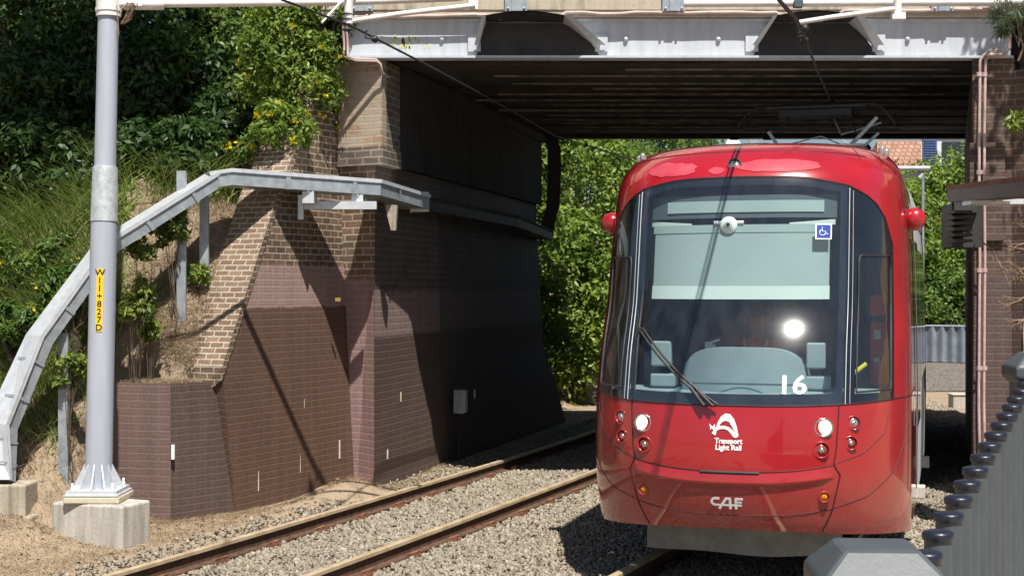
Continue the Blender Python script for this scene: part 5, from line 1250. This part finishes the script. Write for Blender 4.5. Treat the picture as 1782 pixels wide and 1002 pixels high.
# fallen leaves
r_ = np.random.default_rng(50); n = 1500; yy = 11.3 + 9 * r_.random(n); lx_ = np.interp(yy, [p[1] for p in CL], [p[0] for p in CL]); xx = lx_ - 3.0 + 5.8 * r_.random(n) ** 1.4
P_ = np.array([(x, y, H(x, y) + (.055 if qs(x, y)[0] < .4 else .02)) for x, y in zip(xx, yy) if H(x, y) < .25]); n = len(P_)
V_, F_, rn_ = leaves(P_, r_.normal(size=(n, 3)) * np.array([1, 1, .25]), np.array([0, 0, 1.]) + r_.normal(size=(n, 3)) * .4, .03 + .04 * r_.random(n), .014 + .015 * r_.random(n))
tag(cloud('leaf_litter', V_, F_, rn_, leafmat('litter', [(0, (.05, .028, .015)), (.5, (.20, .11, .05)), (1, (.40, .27, .14))], .8, 0)), 'fallen brown leaves on the verge and ballast', kind='stuff')
# overhanging trees out of view above the bank: they shade it
def tree(label, base, h, crown_c, rad, ncl, per_, size, mat, group=None, seed=1, extra=()):
    root = empty('tree', base, label, 'tree', group); mb = MB(); b = Vector(base); c = Vector(crown_c); rs = random.Random(seed)
    k1 = b.lerp(c, .45) + Vector((rs.uniform(-.2, .2), rs.uniform(-.2, .2), .3)); mb.tube([b - Vector((0, 0, .4)), b.lerp(k1, .5), k1, c], [.26, .20, .16, .07], 12)
    for k in range(12):
        an = rs.uniform(0, 6.28); e = c + Vector((math.cos(an) * rad[0] * .75, math.sin(an) * rad[1] * .75, rs.uniform(-.4, .7) * rad[2])); st = k1.lerp(c, rs.uniform(0, .9)); mb.tube([st, st.lerp(e, .5) + Vector((0, 0, .15 * rad[2])), e], [.08, .05, .015], 6)
    placed(mb, 'trunk', M['bark'], root)
    V, F, r_ = blob_leaves(c, rad, ncl, per_, size, .42, seed=seed); cloud('crown', V, F, r_, M['l_' + mat], root)
GT = 'trees on top of the embankment'
tree('broad tree on the bank top spreading over the slope, above the left edge', (-9.5, 21, 5.5), 6, (-7.5, 14.9, 9.6), (2.5, 1.0, 1.2), 64, 100, .2, 'dark', GT, 11)
tree('tree on the bank top shading the slope right of the pole', (-4.6, 22.5, 6), 6, (-4.75, 15.5, 9.8), (1.45, 1.3, 1.2), 100, 130, .18, 'dark', GT, 12)
tree('far tree on the bank top at the upper left corner', (-10.5, 25, 6), 6, (-10.0, 23.5, 9.0), (3, 2.2, 3.2), 70, 110, .22, 'dark', GT, 31)
tree('tree on the bank top behind the shrubs', (-6.5, 25, 6), 6, (-6.5, 23.5, 9.5), (4, 2.2, 3), 80, 110, .22, 'dark', GT, 13)
# hedges and trees beyond the bridge
GH = 'green hedge bushes beyond the bridge, left of the tram'
for x, y, z, rx_, rz_, lb in ((.15, 28.6, 2.2, 1.15, 2.2, 'right against the far corner of the underpass wall, lower half'), (-.1, 29.2, 5.2, 1.4, 1.8, 'above the far corner of the underpass wall'), (1.35, 31.5, 1.9, 1.35, 2.0, 'low beside the tram'), (1.6, 32.5, 4.6, 1.5, 2.0, 'high beside the tram'),
      (3.0, 36, 2.2, 1.7, 2.4, 'hidden low behind the tram'), (3.4, 37, 5.6, 2.1, 1.9, 'just over the left end of the tram roof'), (4.3, 41, 5.3, 1.9, 1.9, 'over the middle of the tram roof'), (1.2, 39, 6.8, 2.2, 1.8, 'highest, seen under the bridge edge')):
    bush('bush', 'sunlit leafy green bush ' + lb, 'bush', (x, y, z), (rx_, rx_ * .8, rz_), 70, 150, .13, 'lime' if x < 2 else 'bush', GH, trunk_r=.08, base_z=.1, aspect=.5)
GR = 'leafy trees beyond the bridge, right of the tram'
for px, py, Y, rx_, rz_, mt, lb in ((1640, 365, 56, 2.0, 2.2, 'lime', 'top of the group, below the blue shuttered house'), (1572, 420, 54, 1.4, 2.2, 'lime', 'next to the tram side'), (1655, 460, 55, 1.7, 2.0, 'lime', 'in the middle of the group'), (1640, 545, 53.5, 2.0, 1.6, 'bush', 'lowest, over the metal fence'), (1712, 400, 55, 1.8, 2.8, 'bush', 'right against the brick pier'), (1580, 350, 58, 1.2, 1.2, 'lime', 'left top of the group, under the tiled roof'), (1590, 530, 54.5, 1.5, 1.5, 'lime', 'low behind the tram side')):
    c = at(px, py, Y); bush('tree', 'bright green tree ' + lb, 'tree', c, (rx_, rx_ * .8, rz_), 90, 130, .17, mt, GR, trunk_r=.1, base_z=0, crown='crown', aspect=.5)
# right side greenery and twigs
bush('pine_branch', 'needle leaved branch drooping in at the top right corner', 'branch', at(1772, 20, 15.6), (.26, .3, .28), 16, 120, .10, 'pine', None, base_z=5.0, trunk_r=.012, aspect=.08, droop=.8)
bush('shrub', 'tuft of pale green leaves at the right edge above the tray', 'shrub', at(1782, 205, 15.2), (.14, .16, .12), 8, 40, .10, 'vine', None, base_z=3.9, trunk_r=.01, aspect=.3)
tw = empty('dry_branch', at(1790, 460, 14.8), 'tangle of dry leafless twigs at the right edge', 'branch'); mb = MB(); rs = random.Random(12)
def twig(p, d, L_, r_, dep):
    q = p + d * L_; mb.tube([p, p.lerp(q, .5) + Vector((rs.uniform(-1, 1), 0, rs.uniform(-1, 1))) * L_ * .08, q], [r_, r_ * .8, r_ * .5], 5)
    if dep: 
        for _ in range(3): twig(p.lerp(q, rs.uniform(.4, 1)), (d + Vector((rs.uniform(-.8, .8), rs.uniform(-.5, .5), rs.uniform(-.8, .8)))).normalized(), L_ * .62, r_ * .6, dep - 1)
for k in range(9): twig(at(1800, 400 + k * 18, 14.9), Vector((-.8, rs.uniform(-.2, .2), rs.uniform(-.6, .7))).normalized(), .20, .010, 3)
twig(at(1690, 400, 15.6), Vector((.65, 0, -.75)), .5, .008, 1)
placed(mb, 'twigs', M['twig'], tw)
tree('tree on top of the right embankment, casting dapples on the brick pier', (9.5, 17.5, 5.5), 5, (7.0, 15.7, 8.2), (1.1, 1.2, 1.0), 46, 60, .14, 'pine', None, 21)
